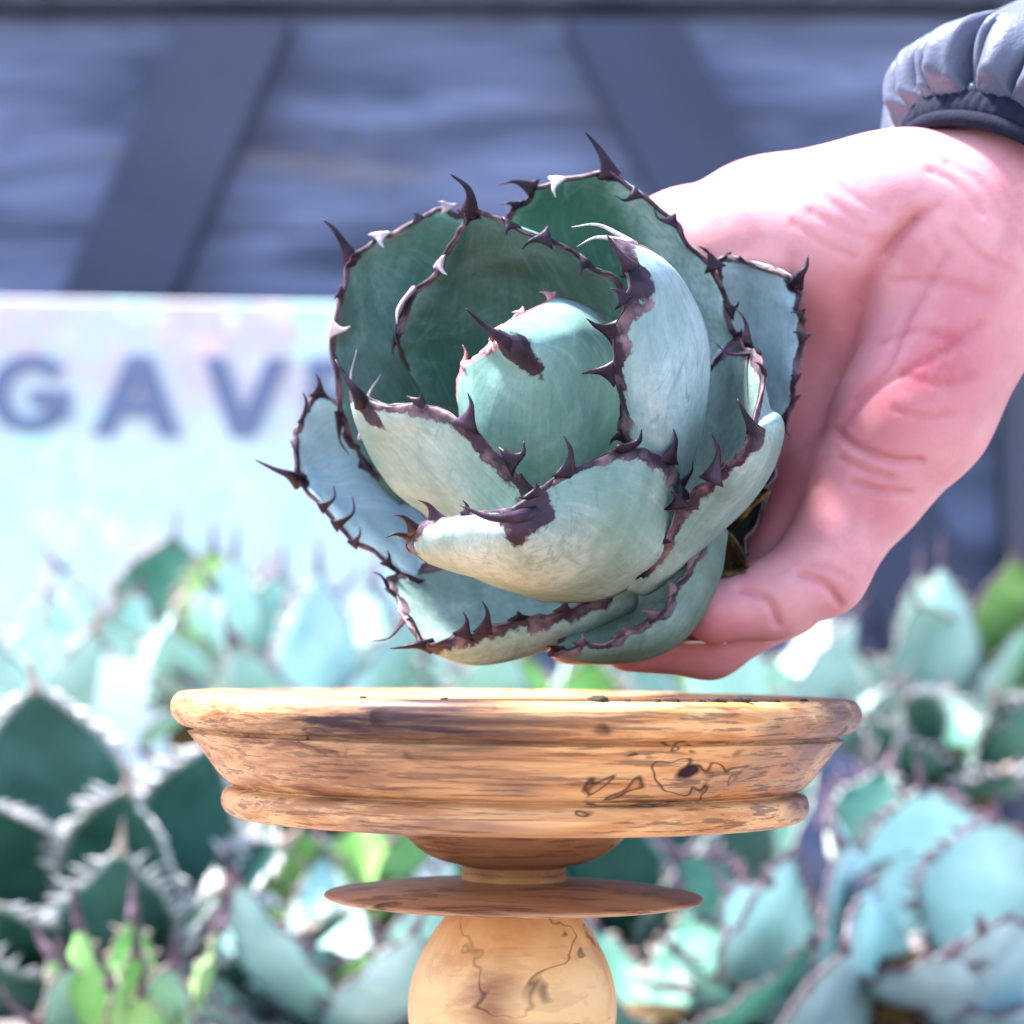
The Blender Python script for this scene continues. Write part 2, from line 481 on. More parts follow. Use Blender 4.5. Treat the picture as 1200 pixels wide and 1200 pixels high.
# bottom left leaf
leaf([[(745, 690, 0.4), (745, 700, .2), (735, 712, -.3), (720, 700, -1), (700, 670, -1.5), (680, 640, -1.8)],
      [(690, 708, .6), (690, 725, .4), (685, 738, -.1), (670, 725, -.9), (630, 680, -1.5), (590, 640, -1.8)],
      [(630, 722, .8), (625, 745, .6), (615, 763, 0), (600, 745, -.8), (550, 690, -1.4), (510, 660, -1.6)],
      [(570, 738, .9), (565, 758, .7), (560, 772, .2), (545, 750, -.5), (505, 705, -1), (460, 676, -1.1)],
      [(530, 748, .9), (528, 762, .8), (528, 768, .4), (515, 750, .0), (490, 725, -.4), (464, 705, -.5)],
      [(508, 754, .9), (507, 758, .8), (506, 760, .6), (498, 752, .4), (488, 742, .2), (478, 728, .1)],
      (496, 757, .8)], M_OUT, seed=6, margin=.08, spine=[(506, 757, .8), (490, 756, .85), (474, 758, .85), (457, 760, .85)], spine_r=.11,
     teeth=[((572, 738), (565, 704)), ((540, 746), (543, 717)), ((660, 715), (660, 700)), ((695, 706), (705, 690)), ((462, 685), (437, 670), {'r': .08}),
            ((460, 696), (450, 690), {'r': .08}), ((472, 722), (434, 751), {'r': .06, 'bend': -.2}), ((610, 728), (606, 716)), ((486, 740), (470, 716), {'r': .06})])
# bottom right leaf
leaf([[(838, 612, .8), (842, 615, .6), (845, 625, .2), (825, 620, -.5), (790, 610, -1), (760, 600, -1.4)],
      [(806, 668, 1.2), (822, 678, 1.0), (836, 680, .4), (810, 680, -.3), (770, 660, -.8), (720, 650, -1.2)],
      [(780, 713, 1.4), (795, 728, 1.2), (808, 735, .6), (785, 720, -.1), (735, 700, -.6), (690, 690, -.9)],
      [(738, 742, 1.5), (750, 757, 1.3), (765, 764, .8), (745, 750, .3), (710, 725, -.2), (672, 722, -.4)],
      [(690, 757, 1.4), (695, 767, 1.3), (700, 773, 1.0), (690, 762, .6), (678, 748, .3), (660, 748, .2)],
      (643, 766, 1.1)], leaf_mat('agave_outer_face_old', (0.06, 0.105, 0.085), (0.19, 0.26, 0.23), 0.15), seed=7, margin=.1,
     teeth=[((735, 744), (729, 734), {'mat': M_MARGIN}), ((685, 758), (682, 742), {'mat': M_MARGIN, 'r': .08}), ((765, 726), (752, 716), {'mat': M_MARGIN}),
            ((795, 690), (781, 682), {'mat': M_MARGIN}), ((812, 655), (800, 652), {'mat': M_MARGIN}), ((655, 764), (640, 758), {'r': .09})])
# left inner leaf, outer face towards the lens
leaf([[(560, 640, -.5), (570, 640, .8), (610, 640, 2.2), (655, 600, 2.5)],
      [(500, 600, -1), (525, 607, .2), (570, 595, 2.0), (616, 566, 2.8)],
      [(450, 550, -1), (474, 573, .2), (525, 548, 1.9), (570, 520, 2.9)],
      [(428, 505, -.4), (443, 530, .5), (490, 512, 1.8), (532, 487, 2.7)],
      [(418, 470, .4), (424, 495, .9), (455, 491, 1.7), (484, 474, 2.2)],
      [(412, 455, 1.0), (416, 465, 1.2), (427, 472, 1.5), (442, 472, 1.7)],
      (410, 450, 1.4)], M_OUTPALE, seed=8, margin=.085, spine=[(426, 474, 1.6), (418, 460, 1.7), (407, 445, 1.7), (393, 421, 1.6)], spine_r=.15, spine_wide=1.5, caps=[(440, 497, 1.6, -.04), (435, 486, 1.6, .02), (430, 476, 1.6, .05)],
     teeth=[((490, 474), (493, 461), {'r': .15}), ((545, 497), (548, 460), {'r': .15}), ((592, 538), (614, 517), {'r': .15, 'bend': .3}), ((430, 500), (418, 410), {'d': -.5, 'mat': M_PALETOOTH, 'bend': -.12, 'r': .1}),
            ((432, 505), (447, 438), {'d': -.5, 'mat': M_PALETOOTH, 'bend': -.1, 'r': .1}), ((614, 560), (640, 575), {'r': .1})])
# right boat-shaped leaf
leaf([[(735, 690, 1.2), (755, 692, .9), (785, 668, .2), (780, 640, -.8), (790, 590, -1.2), (800, 540, -1.2)],
      [(765, 650, 1.9), (790, 657, 1.5), (835, 622, .6), (815, 600, -.6), (815, 530, -1), (820, 450, -.8)],
      [(800, 595, 2.5), (830, 610, 2.1), (876, 584, 1.1), (850, 560, -.1), (848, 480, -.5), (860, 400, -.2)],
      [(835, 557, 3.1), (865, 568, 2.7), (904, 540, 1.7), (880, 520, .8), (875, 460, .5), (880, 410, .6)],
      [(865, 532, 3.5), (885, 532, 3.3), (912, 495, 2.6), (898, 480, 2.0), (893, 455, 1.7), (893, 430, 1.6)],
      (882, 505, 3.8)], M_OUT, seed=9, margin=.09, spine=[(885, 510, 3.7), (880, 498, 3.85), (874, 487, 3.9), (864, 467, 3.9)], spine_r=.15, caps=[(893, 524, 3.5, -.02), (889, 516, 3.6, .05), (884, 508, 3.7, .05)],
     teeth=[((832, 558), (834, 508), {'r': .15}), ((800, 594), (786, 576), {'r': .15}), ((775, 636), (763, 620), {'r': .12}), ((880, 412), (838, 402), {'r': .11, 'bend': -.2}),
            ((874, 400), (862, 361), {'r': .12}), ((893, 440), (884, 424), {'r': .1}), ((845, 420), (834, 428), {'mat': M_PALETOOTH}), ((750, 672), (738, 668)), ((740, 686), (716, 683))])
# right inner leaf, curling over the bud
leaf([[(735, 560, 1.5), (770, 585, 1.8), (800, 560, 1.0), (800, 520, -0.5)],
      [(732, 505, 2.2), (772, 510, 2.8), (818, 495, 1.6), (815, 460, 0)],
      [(722, 440, 2.9), (767, 440, 3.3), (822, 425, 2.0), (815, 390, .3)],
      [(722, 390, 3.3), (757, 385, 3.5), (808, 362, 2.4), (792, 330, .9)],
      [(738, 335, 3.6), (755, 333, 3.5), (778, 312, 2.8), (757, 292, 1.8)],
      (716, 281, 3.2)], leaf_mat('agave_outer_face_blue', (0.15, 0.23, 0.225), (0.36, 0.45, 0.465), 0.45, amt=(0.3, 0.6)), seed=10, margin=.1,
     spine=[(738, 316, 3.5), (732, 306, 3.65), (723, 294, 3.7), (711, 275, 3.7)], spine_r=.16, spine_wide=1.6, caps=[(762, 334, 3.5, -.04), (752, 333, 3.5, .04), (743, 326, 3.6, .08), (734, 312, 3.5, .06)],
     teeth=[((722, 388), (687, 373), {'r': .16, 'bend': -.1}), ((723, 436), (682, 438), {'r': .16, 'bend': .05}), ((732, 350), (716, 338), {'r': .12}), ((730, 505), (714, 522), {'r': .12}),
            ((740, 287), (670, 266), {'mat': M_PALETOOTH, 'r': .12}), ((730, 292), (676, 289), {'mat': M_PALETOOTH, 'r': .12})])
# lower front leaf
leaf([[(600, 690, 0.5), (660, 700, 1.0), (720, 690, 1.2), (780, 650, 1.0), (810, 600, .3)],
      [(540, 668, 1.0), (600, 683, 2.0), (670, 684, 2.4), (755, 645, 2.4), (802, 574, 1.6)],
      [(490, 648, 1.9), (540, 664, 2.8), (630, 668, 3.4), (720, 610, 3.4), (783, 542, 2.6)],
      [(482, 632, 2.4), (525, 640, 3.3), (615, 648, 4.0), (680, 590, 3.9), (735, 526, 3.3)],
      [(505, 610, 3.0), (540, 617, 3.7), (605, 630, 4.4), (640, 590, 4.2), (682, 546, 3.8)],
      [(548, 603, 3.6), (570, 607, 4.0), (602, 614, 4.5), (618, 594, 4.4), (642, 568, 4.2)],
      (602, 596, 4.5)], M_OUTPALE, seed=12, margin=.1, spine=[(630, 600, 4.35), (603, 606, 4.62), (572, 606, 4.72), (539, 592, 4.7)], spine_r=.17, spine_wide=1.3, caps=[(605, 638, 4.4, -.06), (609, 628, 4.4, -.02), (614, 616, 4.4, .03), (624, 600, 4.35, .05), (632, 590, 4.3, .03), (596, 609, 4.45, -.02)],
     teeth=[((665, 553), (661, 511), {'r': .16}), ((735, 528), (752, 502), {'r': .2, 'bend': .25}), ((780, 541), (789, 501), {'r': .15}), ((800, 565), (812, 540), {'r': .08}),
            ((512, 609), (490, 586), {'r': .15}), ((493, 622), (460, 603), {'r': .14}), ((484, 637), (452, 630), {'r': .12}), ((630, 578), (628, 566), {'r': .16}), ((545, 603), (542, 586), {'r': .1})])
# the closed bud
leaf([[(540, 500, .3), (575, 565, 1.0), (650, 585, 1.2), (725, 545, .8), (735, 480, -.3)],
      [(538, 455, 1.0), (572, 515, 1.9), (648, 525, 2.3), (726, 490, 1.4), (728, 430, 0.0)],
      [(545, 428, 1.6), (588, 465, 2.6), (645, 470, 3.0), (710, 425, 2.0), (705, 376, .6)],
      [(568, 413, 2.5), (604, 433, 3.2), (636, 430, 3.4), (678, 386, 2.7), (655, 351, 1.3)],
      [(584, 402, 3.5), (597, 411, 3.75), (608, 406, 3.8), (618, 390, 3.4), (606, 374, 2.6)],
      (576, 388, 4.0)], M_BUD, seed=13, margin=.10, margin_mat=M_PINK, wave=.015,
     spine=[(604, 410, 3.75), (588, 397, 4.05), (568, 382, 4.2), (545, 361, 4.3)], spine_r=.15, spine_wide=1.5, caps=[(629, 443, 3.45, -.09), (625, 434, 3.5, -.04), (619, 425, 3.6, -.01), (610, 415, 3.7, .02), (600, 407, 3.8, .03)], tooth_mat=M_PINK,
     teeth=[((547, 428), (542, 404)), ((648, 356), (632, 342), {'r': .12}), ((575, 412), (580, 396), {'r': .12}), ((612, 372), (600, 366))])
# young leaf folded inside the bud, only its rim shows
leaf([[(560, 480, 0.5), (600, 500, 1.2), (660, 480, 1.2), (700, 430, .2)],
      [(556, 430, 1.0), (600, 440, 2.2), (650, 420, 2.2), (670, 375, .8)],
      [(575, 400, 2.0), (595, 405, 2.8), (615, 395, 2.8), (625, 365, 1.8)],
      (575, 388, 3.0)], M_BUD, seed=14, margin=.06, margin_mat=M_PINK, tooth_mat=M_PINK, spine=[(585, 398, 2.8), (572, 385, 3.2), (560, 375, 3.4)], spine_r=.12,
     teeth=[])

# stem and dried leaf stubs under the rosette
def blob(center, radii, seed, nu=16, nv=24, rough=0.12):
    rs = np.random.RandomState(seed)
    ph = rs.rand(6) * 6.28
    V = []; Fs = []
    for i in range(nu + 1):
        th = math.pi * i / nu
        for j in range(nv):
            fi = 2 * math.pi * j / nv
            d = np.array([math.sin(th) * math.cos(fi), math.sin(th) * math.sin(fi), math.cos(th)])
            k = 1 + rough * (math.sin(3 * fi + ph[0] + 2 * th) * math.sin(th) + 0.6 * math.sin(5 * th + ph[1] + 3 * fi) * math.sin(th))
            V.append(np.array(center) + d * np.array(radii) * k)
    for i in range(nu):
        for j in range(nv):
            Fs.append([i * nv + j, i * nv + (j + 1) % nv, (i + 1) * nv + (j + 1) % nv, (i + 1) * nv + j])
    return V, Fs
a = NT('dry_stem')
v = a.coord('Object')
a.base(a.mix(a.ramp(a.noise(v, 90, 5), [(0.4, 0.0), (0.65, 1.0)]), (0.018, 0.012, 0.013), (0.15, 0.095, 0.04)))
a.set(Roughness=0.95, Specular_IOR_Level=.05); a.bump(a.noise(v, 260, 5), 0.9, 0.002)
M_DRY = a.m
V, Fs = blob(PC((745, 550, -2.3)), (0.016, 0.018, 0.02), 3)
mesh_obj('stem', V, Fs, M_DRY, agave)
def dry_leaf(base, tip, w, seed):
    rs = np.random.RandomState(seed)
    b = np.array(base, float); t = np.array(tip, float)
    n = 12
    P = np.array([b + (t - b) * k + np.array([math.sin(k * 5 + seed) * 6, math.cos(k * 4 + seed) * 6, math.sin(k * 3) * .2]) for k in np.linspace(0, 1, n)])
    P = PC(P)
    side = nrm(np.cross(P[-1] - P[0], FWD))
    G = np.zeros((n, 9, 3))
    for i in range(n):
        ww = w * 0.01 * math.sin(math.pi * min(1, 0.25 + 0.75 * i / (n - 1))) + 0.0004
        for j in range(9):
            s = (j - 4) / 4
            G[i, j] = P[i] + side * ww * s - FWD * (0.006 * s * s - 0.0012 * math.sin(i * 1.7 + j * 2.1 + seed))
    V, Fs = grid_shell(G, np.full((n, 9), 0.0008))
    return mesh_obj('dried_leaf', V, Fs, M_DRY, agave)
dry_leaf((815, 600, -2.4), (900, 572, -1.0), .5, 1)
dry_leaf((815, 630, -2.2), (866, 662, -.7), .45, 3)
# withered broad leaf filling the underside
leaf([[(770, 560, -2.6), (790, 600, -2.4), (800, 640, -2.0), (800, 670, -1.6)],
      [(850, 530, -2.2), (850, 580, -2.0), (845, 630, -1.7), (830, 670, -1.2)],
      [(905, 525, -1.5), (895, 575, -1.5), (880, 620, -1.3), (855, 665, -.9)],
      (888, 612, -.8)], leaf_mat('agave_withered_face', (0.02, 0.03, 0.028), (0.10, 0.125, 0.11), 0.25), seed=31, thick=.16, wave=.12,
     teeth=[((880, 540), (893, 530), {'r': .08}), ((868, 655), (876, 660), {'r': .08})])

# ------------------------------------------------------------------ the hand
def surface_nets(field, origin, h):
    nx, ny, nz = field.shape
    ins = field < 0
    cell = np.zeros((nx - 1, ny - 1, nz - 1), np.int32)
    offs = [(i, j, k) for i in (0, 1) for j in (0, 1) for k in (0, 1)]
    for (i, j, k) in offs:
        cell += ins[i:nx - 1 + i, j:ny - 1 + j, k:nz - 1 + k]
    act = (cell > 0) & (cell < 8)
    idx = -np.ones(act.shape, np.int64)
    c = np.argwhere(act)
    idx[act] = np.arange(len(c))
    acc = np.zeros((len(c), 3)); cnt = np.zeros(len(c))
    for a_ in offs:
        for ax in range(3):
            if a_[ax]: continue
            b_ = list(a_); b_[ax] = 1
            fa = field[c[:, 0] + a_[0], c[:, 1] + a_[1], c[:, 2] + a_[2]]
            fb = field[c[:, 0] + b_[0], c[:, 1] + b_[1], c[:, 2] + b_[2]]
            m = (fa < 0) != (fb < 0)
            t = np.where(m, fa / np.where(m, fa - fb, 1), 0)
            p = np.repeat(np.array(a_, float)[None], len(c), 0)
            p[:, ax] += t
            acc += p * m[:, None]; cnt += m
    V = origin + (c + acc / cnt[:, None]) * h
    Fs = []
    for ax in range(3):
        o1, o2 = [(1, 2), (2, 0), (0, 1)][ax]
        sl_a = [slice(None)] * 3; sl_b = [slice(None)] * 3
        sl_a[ax] = slice(0, -1); sl_b[ax] = slice(1, None)
        fa = ins[tuple(sl_a)]; fb = ins[tuple(sl_b)]
        e = np.argwhere(fa != fb)
        ok = (e[:, o1] > 0) & (e[:, o2] > 0) & (e[:, o1] < field.shape[o1] - 1) & (e[:, o2] < field.shape[o2] - 1)
        e = e[ok]
        flip = fa[e[:, 0], e[:, 1], e[:, 2]]
        q = []
        for (d1, d2) in ((0, 0), (-1, 0), (-1, -1), (0, -1)):
            ee = e.copy(); ee[:, o1] += d1; ee[:, o2] += d2
            q.append(idx[ee[:, 0], ee[:, 1], ee[:, 2]])
        q = np.stack(q, 1)
        q = np.where(flip[:, None], q, q[:, ::-1])
        Fs.append(q)
    return V, np.concatenate(Fs)

def rcone(X, a, b, ra, rb):
    a = PC(a); b = PC(b)
    ba = b - a
    t = np.clip(((X - a) @ ba) / (ba @ ba), 0, 1)
    return np.linalg.norm(X - a - t[..., None] * ba, axis=-1) * 100 - (ra + (rb - ra) * t)

def smin(a, b, k):
    h = np.clip(0.5 + 0.5 * (b - a) / k, 0, 1)
    return b + (a - b) * h - k * h * (1 - h)

lo = np.array([PC((620, 0, -7))[0] - 0.002, D0 - 0.035, 0.122])
hi = np.array([0.118, D0 + 0.078, 0.272])
H = 0.0008
nx, ny, nz = [int((hi[i] - lo[i]) / H) + 1 for i in range(3)]
X = np.stack(np.meshgrid(*[lo[i] + H * np.arange(n) for i, n in enumerate((nx, ny, nz))], indexing='ij'), -1).astype(np.float32).astype(float)
palm = rcone(X, (1185, 258, -2.2), (1290, 120, -4.2), 2.0, 2.2)                                   # wrist and forearm
palm = smin(palm, rcone(X, (1150, 262, -1.9), (1240, 140, -3.6), 1.65, 1.6), .8)
palm = smin(palm, rcone(X, (1110, 250, -1.5), (905, 275, -2.1), 1.42, 1.40), .9)                  # ball of the thumb
palm = smin(palm, rcone(X, (1060, 244, -1.7), (890, 272, -2.1), 1.42, 1.38), .6)
palm = smin(palm, rcone(X, (1040, 245, -1.6), (960, 290, -1.6), 1.35, 1.3), .7)
palm = smin(palm, rcone(X, (1150, 330, -1.7), (1070, 480, -1.3), 1.65, 1.5), .9)                  # heel of the palm
palm = smin(palm, rcone(X, (1070, 480, -1.3), (1020, 560, -1.4), 1.4, 1.15), .7)
palm = smin(palm, rcone(X, (1120, 330, -2.6), (985, 540, -2.5), 1.3, 1.1), .7)
palm = smin(palm, rcone(X, (1100, 320, -3.1), (925, 490, -3.6), 1.3, 1.1), .7)
palm = smin(palm, rcone(X, (1060, 310, -3.3), (870, 440, -4.4), 1.3, 1.1), .7)
palm = smin(palm, rcone(X, (1010, 320, -2.6), (900, 430, -3.3), 1.35, 1.2), 1.2)
def chain(pts, rr, k=.3):
    f = None
    for i in range(len(pts) - 1):
        g = rcone(X, pts[i], pts[i + 1], rr[i], rr[i + 1])
        f = g if f is None else smin(f, g, k)
    return f
digits = [
    ([(905, 275, -2.1), (805, 290, -2.9), (730, 300, -3.6), (690, 320, -3.8)], [1.38, 1.20, .95, .85]),       # thumb
    ([(1020, 560, -1.4), (962, 668, -1.0), (905, 702, -.7), (836, 719, -.35)], [1.1, .9, .76, .62]),           # little finger
    ([(985, 540, -2.5), (915, 690, -2.2), (830, 748, -1.7), (738, 751, -1.3)], [1.05, .95, .78, .62]),         # ring finger
    ([(925, 490, -3.6), (850, 690, -3.4), (760, 735, -2.4), (668, 748, -1.2)], [1.05, .95, .8, .52]),          # middle finger
    ([(870, 440, -4.4), (770, 600, -5.2), (690, 680, -4.6), (640, 690, -3.8)], [1.05, .95, .8, .62]),          # index finger
]
field = palm
for pts, rr in digits:
    f = chain(pts, rr, .28)
    dm = np.linalg.norm(X - PC(pts[0]), axis=-1) * 100
    k = np.clip(0.95 - 0.30 * dm, 0.07, 0.9)
    field = smin(field, f, k)
HV, HF = surface_nets(field, lo, H)
del X, field, palm
# vertex normals
def vnormals(V, Fq):
    n = np.cross(V[Fq[:, 2]] - V[Fq[:, 0]], V[Fq[:, 3]] - V[Fq[:, 1]])
    N = np.zeros_like(V)
    for i in range(4):
        np.add.at(N, Fq[:, i], n)
    return nrm(N)
# relax the voxel steps
def relax(V, Fq, it, lam=0.5):
    e = np.concatenate([Fq[:, [0, 1]], Fq[:, [1, 2]], Fq[:, [2, 3]], Fq[:, [3, 0]]])
    deg = np.zeros(len(V)); np.add.at(deg, e[:, 0], 1); np.add.at(deg, e[:, 1], 1)
    for i in range(it):
        S = np.zeros_like(V)
        np.add.at(S, e[:, 0], V[e[:, 1]]); np.add.at(S, e[:, 1], V[e[:, 0]])
        V = V + (lam if i % 2 == 0 else -lam * 1.02) * (S / deg[:, None] - V)
    return V
HV = relax(HV, HF, 10)
HN = vnormals(HV, HF)
if np.mean(np.sum(HN * (HV - HV.mean(0)), 1)) < 0:
    HF = HF[:, ::-1]; HN = -HN
hx, hy, hd = proj(HV)
facing = np.clip(-(HN @ FWD) * 2.0 - 0.1, 0, 1)
def polyd(pl):
    P = catmull(np.array(pl, float), 40)
    d = np.full(len(HV), 1e9)
    for i in range(len(P) - 1):
        a_, b_ = P[i], P[i + 1]
        ab = b_ - a_
        q = np.stack([hx, hy], 1) - a_
        t = np.clip(q @ ab / (ab @ ab), 0, 1)
        d = np.minimum(d, np.linalg.norm(q - t[:, None] * ab, axis=1))
    return d
creases = [  # polyline, depth mm, half width px
    ([(1075, 255), (1045, 290), (1020, 335), (995, 390), (972, 440), (955, 500)], 2.0, 14),
    ([(1072, 258), (1044, 292), (1018, 338), (993, 394), (970, 444)], .7, 4),
    ([(1100, 240), (1070, 262), (1040, 300)], .8, 4.5),
    ([(1150, 380), (1090, 420), (1030, 455), (985, 500)], .7, 5),
    ([(1110, 300), (1065, 370), (1040, 430), (1000, 470)], .6, 4.5),
    ([(978, 505), (1010, 527), (1050, 540), (1078, 540)], 1.3, 4.5),
    ([(1000, 566), (1030, 575), (1065, 578)], 1.0, 4),
    ([(985, 536), (1015, 552), (1045, 560)], .6, 4),
    ([(938, 672), (958, 680), (972, 690), (984, 706)], 1.3, 4),
    ([(950, 662), (972, 666), (996, 680)], .4, 3),
    ([(868, 690), (895, 700), (905, 712), (912, 732)], 1.2, 4),
    ([(1045, 330), (1100, 330), (1160, 345)], .5, 5),
    ([(1040, 250), (1000, 232), (960, 205)], .4, 4.5),
    ([(1010, 262), (975, 240), (940, 215)], .4, 4.5),
    ([(1025, 280), (985, 268), (950, 250)], .35, 4),
    ([(1000, 300), (965, 285), (930, 262)], .35, 4),
    ([(1030, 400), (1075, 385), (1120, 395)], .45, 4.5),
    ([(1060, 440), (1100, 450), (1140, 440)], .4, 4.5),
    ([(1050, 480), (1085, 490), (1115, 485)], .4, 4),
    ([(1090, 200), (1120, 215), (1150, 250)], .5, 5),
    ([(1110, 190), (1150, 215), (1185, 260)], .5, 5),
    ([(1130, 180), (1165, 205), (1195, 245)], .4, 4),
    ([(1120, 270), (1150, 300), (1190, 320)], .4, 5),
    ([(930, 300), (925, 350), (935, 400)], .5, 6),
]
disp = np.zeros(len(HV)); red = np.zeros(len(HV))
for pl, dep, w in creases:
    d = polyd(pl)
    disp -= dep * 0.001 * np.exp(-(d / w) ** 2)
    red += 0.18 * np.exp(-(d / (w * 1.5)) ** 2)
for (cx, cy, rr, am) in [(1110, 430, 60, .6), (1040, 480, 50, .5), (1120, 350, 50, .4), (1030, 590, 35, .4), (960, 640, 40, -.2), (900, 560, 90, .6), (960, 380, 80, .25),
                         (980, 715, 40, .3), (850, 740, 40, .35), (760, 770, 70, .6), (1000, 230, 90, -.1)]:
    red += am * np.exp(-((hx - cx) ** 2 + (hy - cy) ** 2) / rr ** 2)  # skin blotches; the redder palm hollow by the agave is shade put into colour
for (cx, cy, rr, am) in [(985, 625, 34, 1.3), (945, 700, 28, .9), (870, 715, 30, .4), (1095, 440, 70, .8), (1040, 500, 40, 1.0), (980, 250, 80, 1.2), (915, 420, 60, -3.0), (1000, 350, 30, -1.0)]:
    disp += am * 0.001 * np.exp(-((hx - cx) ** 2 + (hy - cy) ** 2) / rr ** 2)
HV = HV + HN * (disp * facing)[:, None]
a = NT('skin')
v = a.coord('Object')
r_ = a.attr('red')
n1 = a.noise(v, 70, 5, 0.65, .4)
n2 = a.noise(v, 160, 3, 0.6)
skin = a.mix(a.ramp(n1, [(0.35, 0.0), (0.65, 1.0)]), (0.50, 0.19, 0.21), (0.64, 0.305, 0.325))
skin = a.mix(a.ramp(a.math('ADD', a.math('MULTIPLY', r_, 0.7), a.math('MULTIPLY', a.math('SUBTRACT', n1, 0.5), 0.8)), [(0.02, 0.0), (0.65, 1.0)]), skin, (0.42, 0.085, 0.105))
skin = a.mix(a.ramp(n2, [(0.5, 0.0), (0.85, 0.2)]), skin, (0.72, 0.50, 0.42))
a.base(skin)
a.set(Roughness=0.5, Specular_IOR_Level=0.3)
a.b.inputs['Subsurface Weight'].default_value = 0.25
a.b.inputs['Subsurface Radius'].default_value = (0.006, 0.0018, 0.001)
a.b.inputs['Subsurface Scale'].default_value = 0.6
vr = a.coord('Object', (1, 1, 1))
vo = a.n('ShaderNodeTexVoronoi', feature='DISTANCE_TO_EDGE')
vo.inputs['Scale'].default_value = 950
a.l(vr, vo.inputs['Vector'])
hgt = a.math('ADD', a.math('MULTIPLY', a.ramp(vo.outputs['Distance'], [(0.0, 0.0), (0.3, 1.0)]), 0.16), a.noise(a.coord('Object', (120, 260, 420), rot=(0.2, 0.5, 0.7)), 1.0, 4, 0.6))
a.bump(hgt, 0.15, 0.0005)
M_SKIN = a.m
PERS_O = PC((1185, 260, -2.2))
person = empty('person', tuple(PERS_O), 'bare right hand with palm turned outward, cradling the agave, in a dark gathered jacket sleeve', 'person')
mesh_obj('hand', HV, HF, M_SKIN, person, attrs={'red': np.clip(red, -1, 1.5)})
# nail on the little finger, seen from its edge
a = NT('nail'); a.base((0.66, 0.40, 0.36)); a.set(Roughness=0.3)
G = np.zeros((8, 7, 3))
for i in range(8):
    for j in range(7):
        u_ = i / 7; an = (j - 3) / 3 * math.radians(45) - math.radians(22)
        c_ = PC((850 - 50 * u_, 718 + 3 * u_, -.38 + .03 * u_))
        rr_ = (0.0060 - 0.0005 * u_)
        G[i, j] = c_ + rr_ * (-UPV * math.cos(an) - FWD * math.sin(an))
V, Fs = grid_shell(G, np.full((8, 7), 0.0004))
mesh_obj('fingernail', V, Fs, a.m, person)

# ------------------------------------------------------------------ jacket sleeve
AX = nrm(RGT * 0.55 + UPV * 0.75 + FWD * 0.36)
E1 = nrm(RGT * 0.806 - UPV * 0.59)
E2 = nrm(np.cross(AX, E1))
if E2 @ FWD > 0: E2 = -E2
CC = PC((1185, 250, -2.0))
def sleeve(profile, seg, fold, name, mat, parent, thick=0.0012, close=True):
    """profile: (distance along arm cm, radius cm, sideways shift cm); fold(theta, s, r)"""
    s_ = np.array(profile, float)
    n = 70
    dense = catmull(s_, n)
    G = np.zeros((n, seg + 1, 3))
    for i in range(n):
        for j in range(seg + 1):
            th = 2 * math.pi * (j % seg) / seg
            dr, ds = fold(th, dense[i, 0], i / (n - 1))
            R = (dense[i, 1] + dr) * 0.01
            G[i, j] = CC + AX * (dense[i, 0] + ds) * 0.01 + E1 * (R * math.cos(th) + dense[i, 2] * 0.01) + E2 * R * math.sin(th) * 0.95
    V, Fs = grid_shell(G, np.full((n, seg + 1), thick))
    return mesh_obj(name, V, Fs, mat, parent)
a = NT('nylon')
v = a.coord('Object')
a.base(a.mix(a.noise(v, 30, 3), (0.05, 0.058, 0.10), (0.08, 0.09, 0.14)))
a.set(Roughness=0.4, Specular_IOR_Level=0.4)
a.b.inputs['Sheen Weight'].default_value = 0.1
a.bump(a.math('ADD', a.noise(v, 110, 4, .6, 1.0), a.math('MULTIPLY', a.noise(v, 1500, 2), .15)), 0.3, 0.0015)
M_NYL = a.m
a = NT('elastic_binding')
v = a.coord('Object')
a.base(a.mix(a.noise(v, 400, 3), (0.006, 0.007, 0.016), (0.016, 0.018, 0.034)))
a.set(Roughness=0.8, Specular_IOR_Level=.08); a.bump(a.noise(v, 900, 3), .4, .0006)
M_ELA = a.m
fph = RNG.rand(12) * 6.28
PLEATS = [(168, 3, 1.1, .7), (160, 2.5, 1.0, .6), (143, 3.2, 2.2, 1.1), (137, 2.5, 1.2, .7), (121, 2.5, .9, .5), (109, 3.4, 1.7, 1.0), (102, 2.5, 1.3, .8), (88, 3, 1.3, .8), (74, 3, 1.4, .8), (62, 3, 1.2, .7)]
PLEATS += [(180 + 13 * k + 5 * math.sin(k * 2.1), 3, 1.1 + .6 * math.sin(k * 1.7) ** 2, .7) for k in range(17)]
def fold_main(th, s, u):
    dr = 0.0
    deg = math.degrees(th)
    for (c_, w_, l_, d_) in PLEATS:
        dd_ = (deg - c_ + 180) % 360 - 180
        k_ = 1 - (s - .6) / l_
        if k_ > 0 and abs(dd_) < 40:
            ww = w_ * (0.25 + 0.75 * k_)
            dr -= d_ * min(1, k_ * 1.6) * math.exp(-(dd_ / ww) ** 2) * min(1, max(0, (s - .5) / .3))
            dr += 0.05 * d_ * min(1, k_ * 1.6) * math.exp(-((abs(dd_) - 1.7 * ww) / ww) ** 2)
    g2 = math.exp(-((s - 2.6) / 1.6) ** 2)
    dr += 0.06 * g2 * math.sin(th * 6 + fph[3] + s * 0.9) + 0.07 * math.sin(th * 4 + s * 2.3 + fph[4]) * min(1, s / 3) + 0.02 * math.sin(th * 11 + s * 3.1)
    fg = math.exp(-max(0, s - .65) / .42) * min(1, max(0, (s - .55) / .15))
    dr += fg * (0.11 * math.sin(th * 31 + 1.3 * math.sin(th * 4)) + 0.10 * math.sin(th * 19 + 2 * math.sin(th * 3 + 1)))
    return dr, 0.0
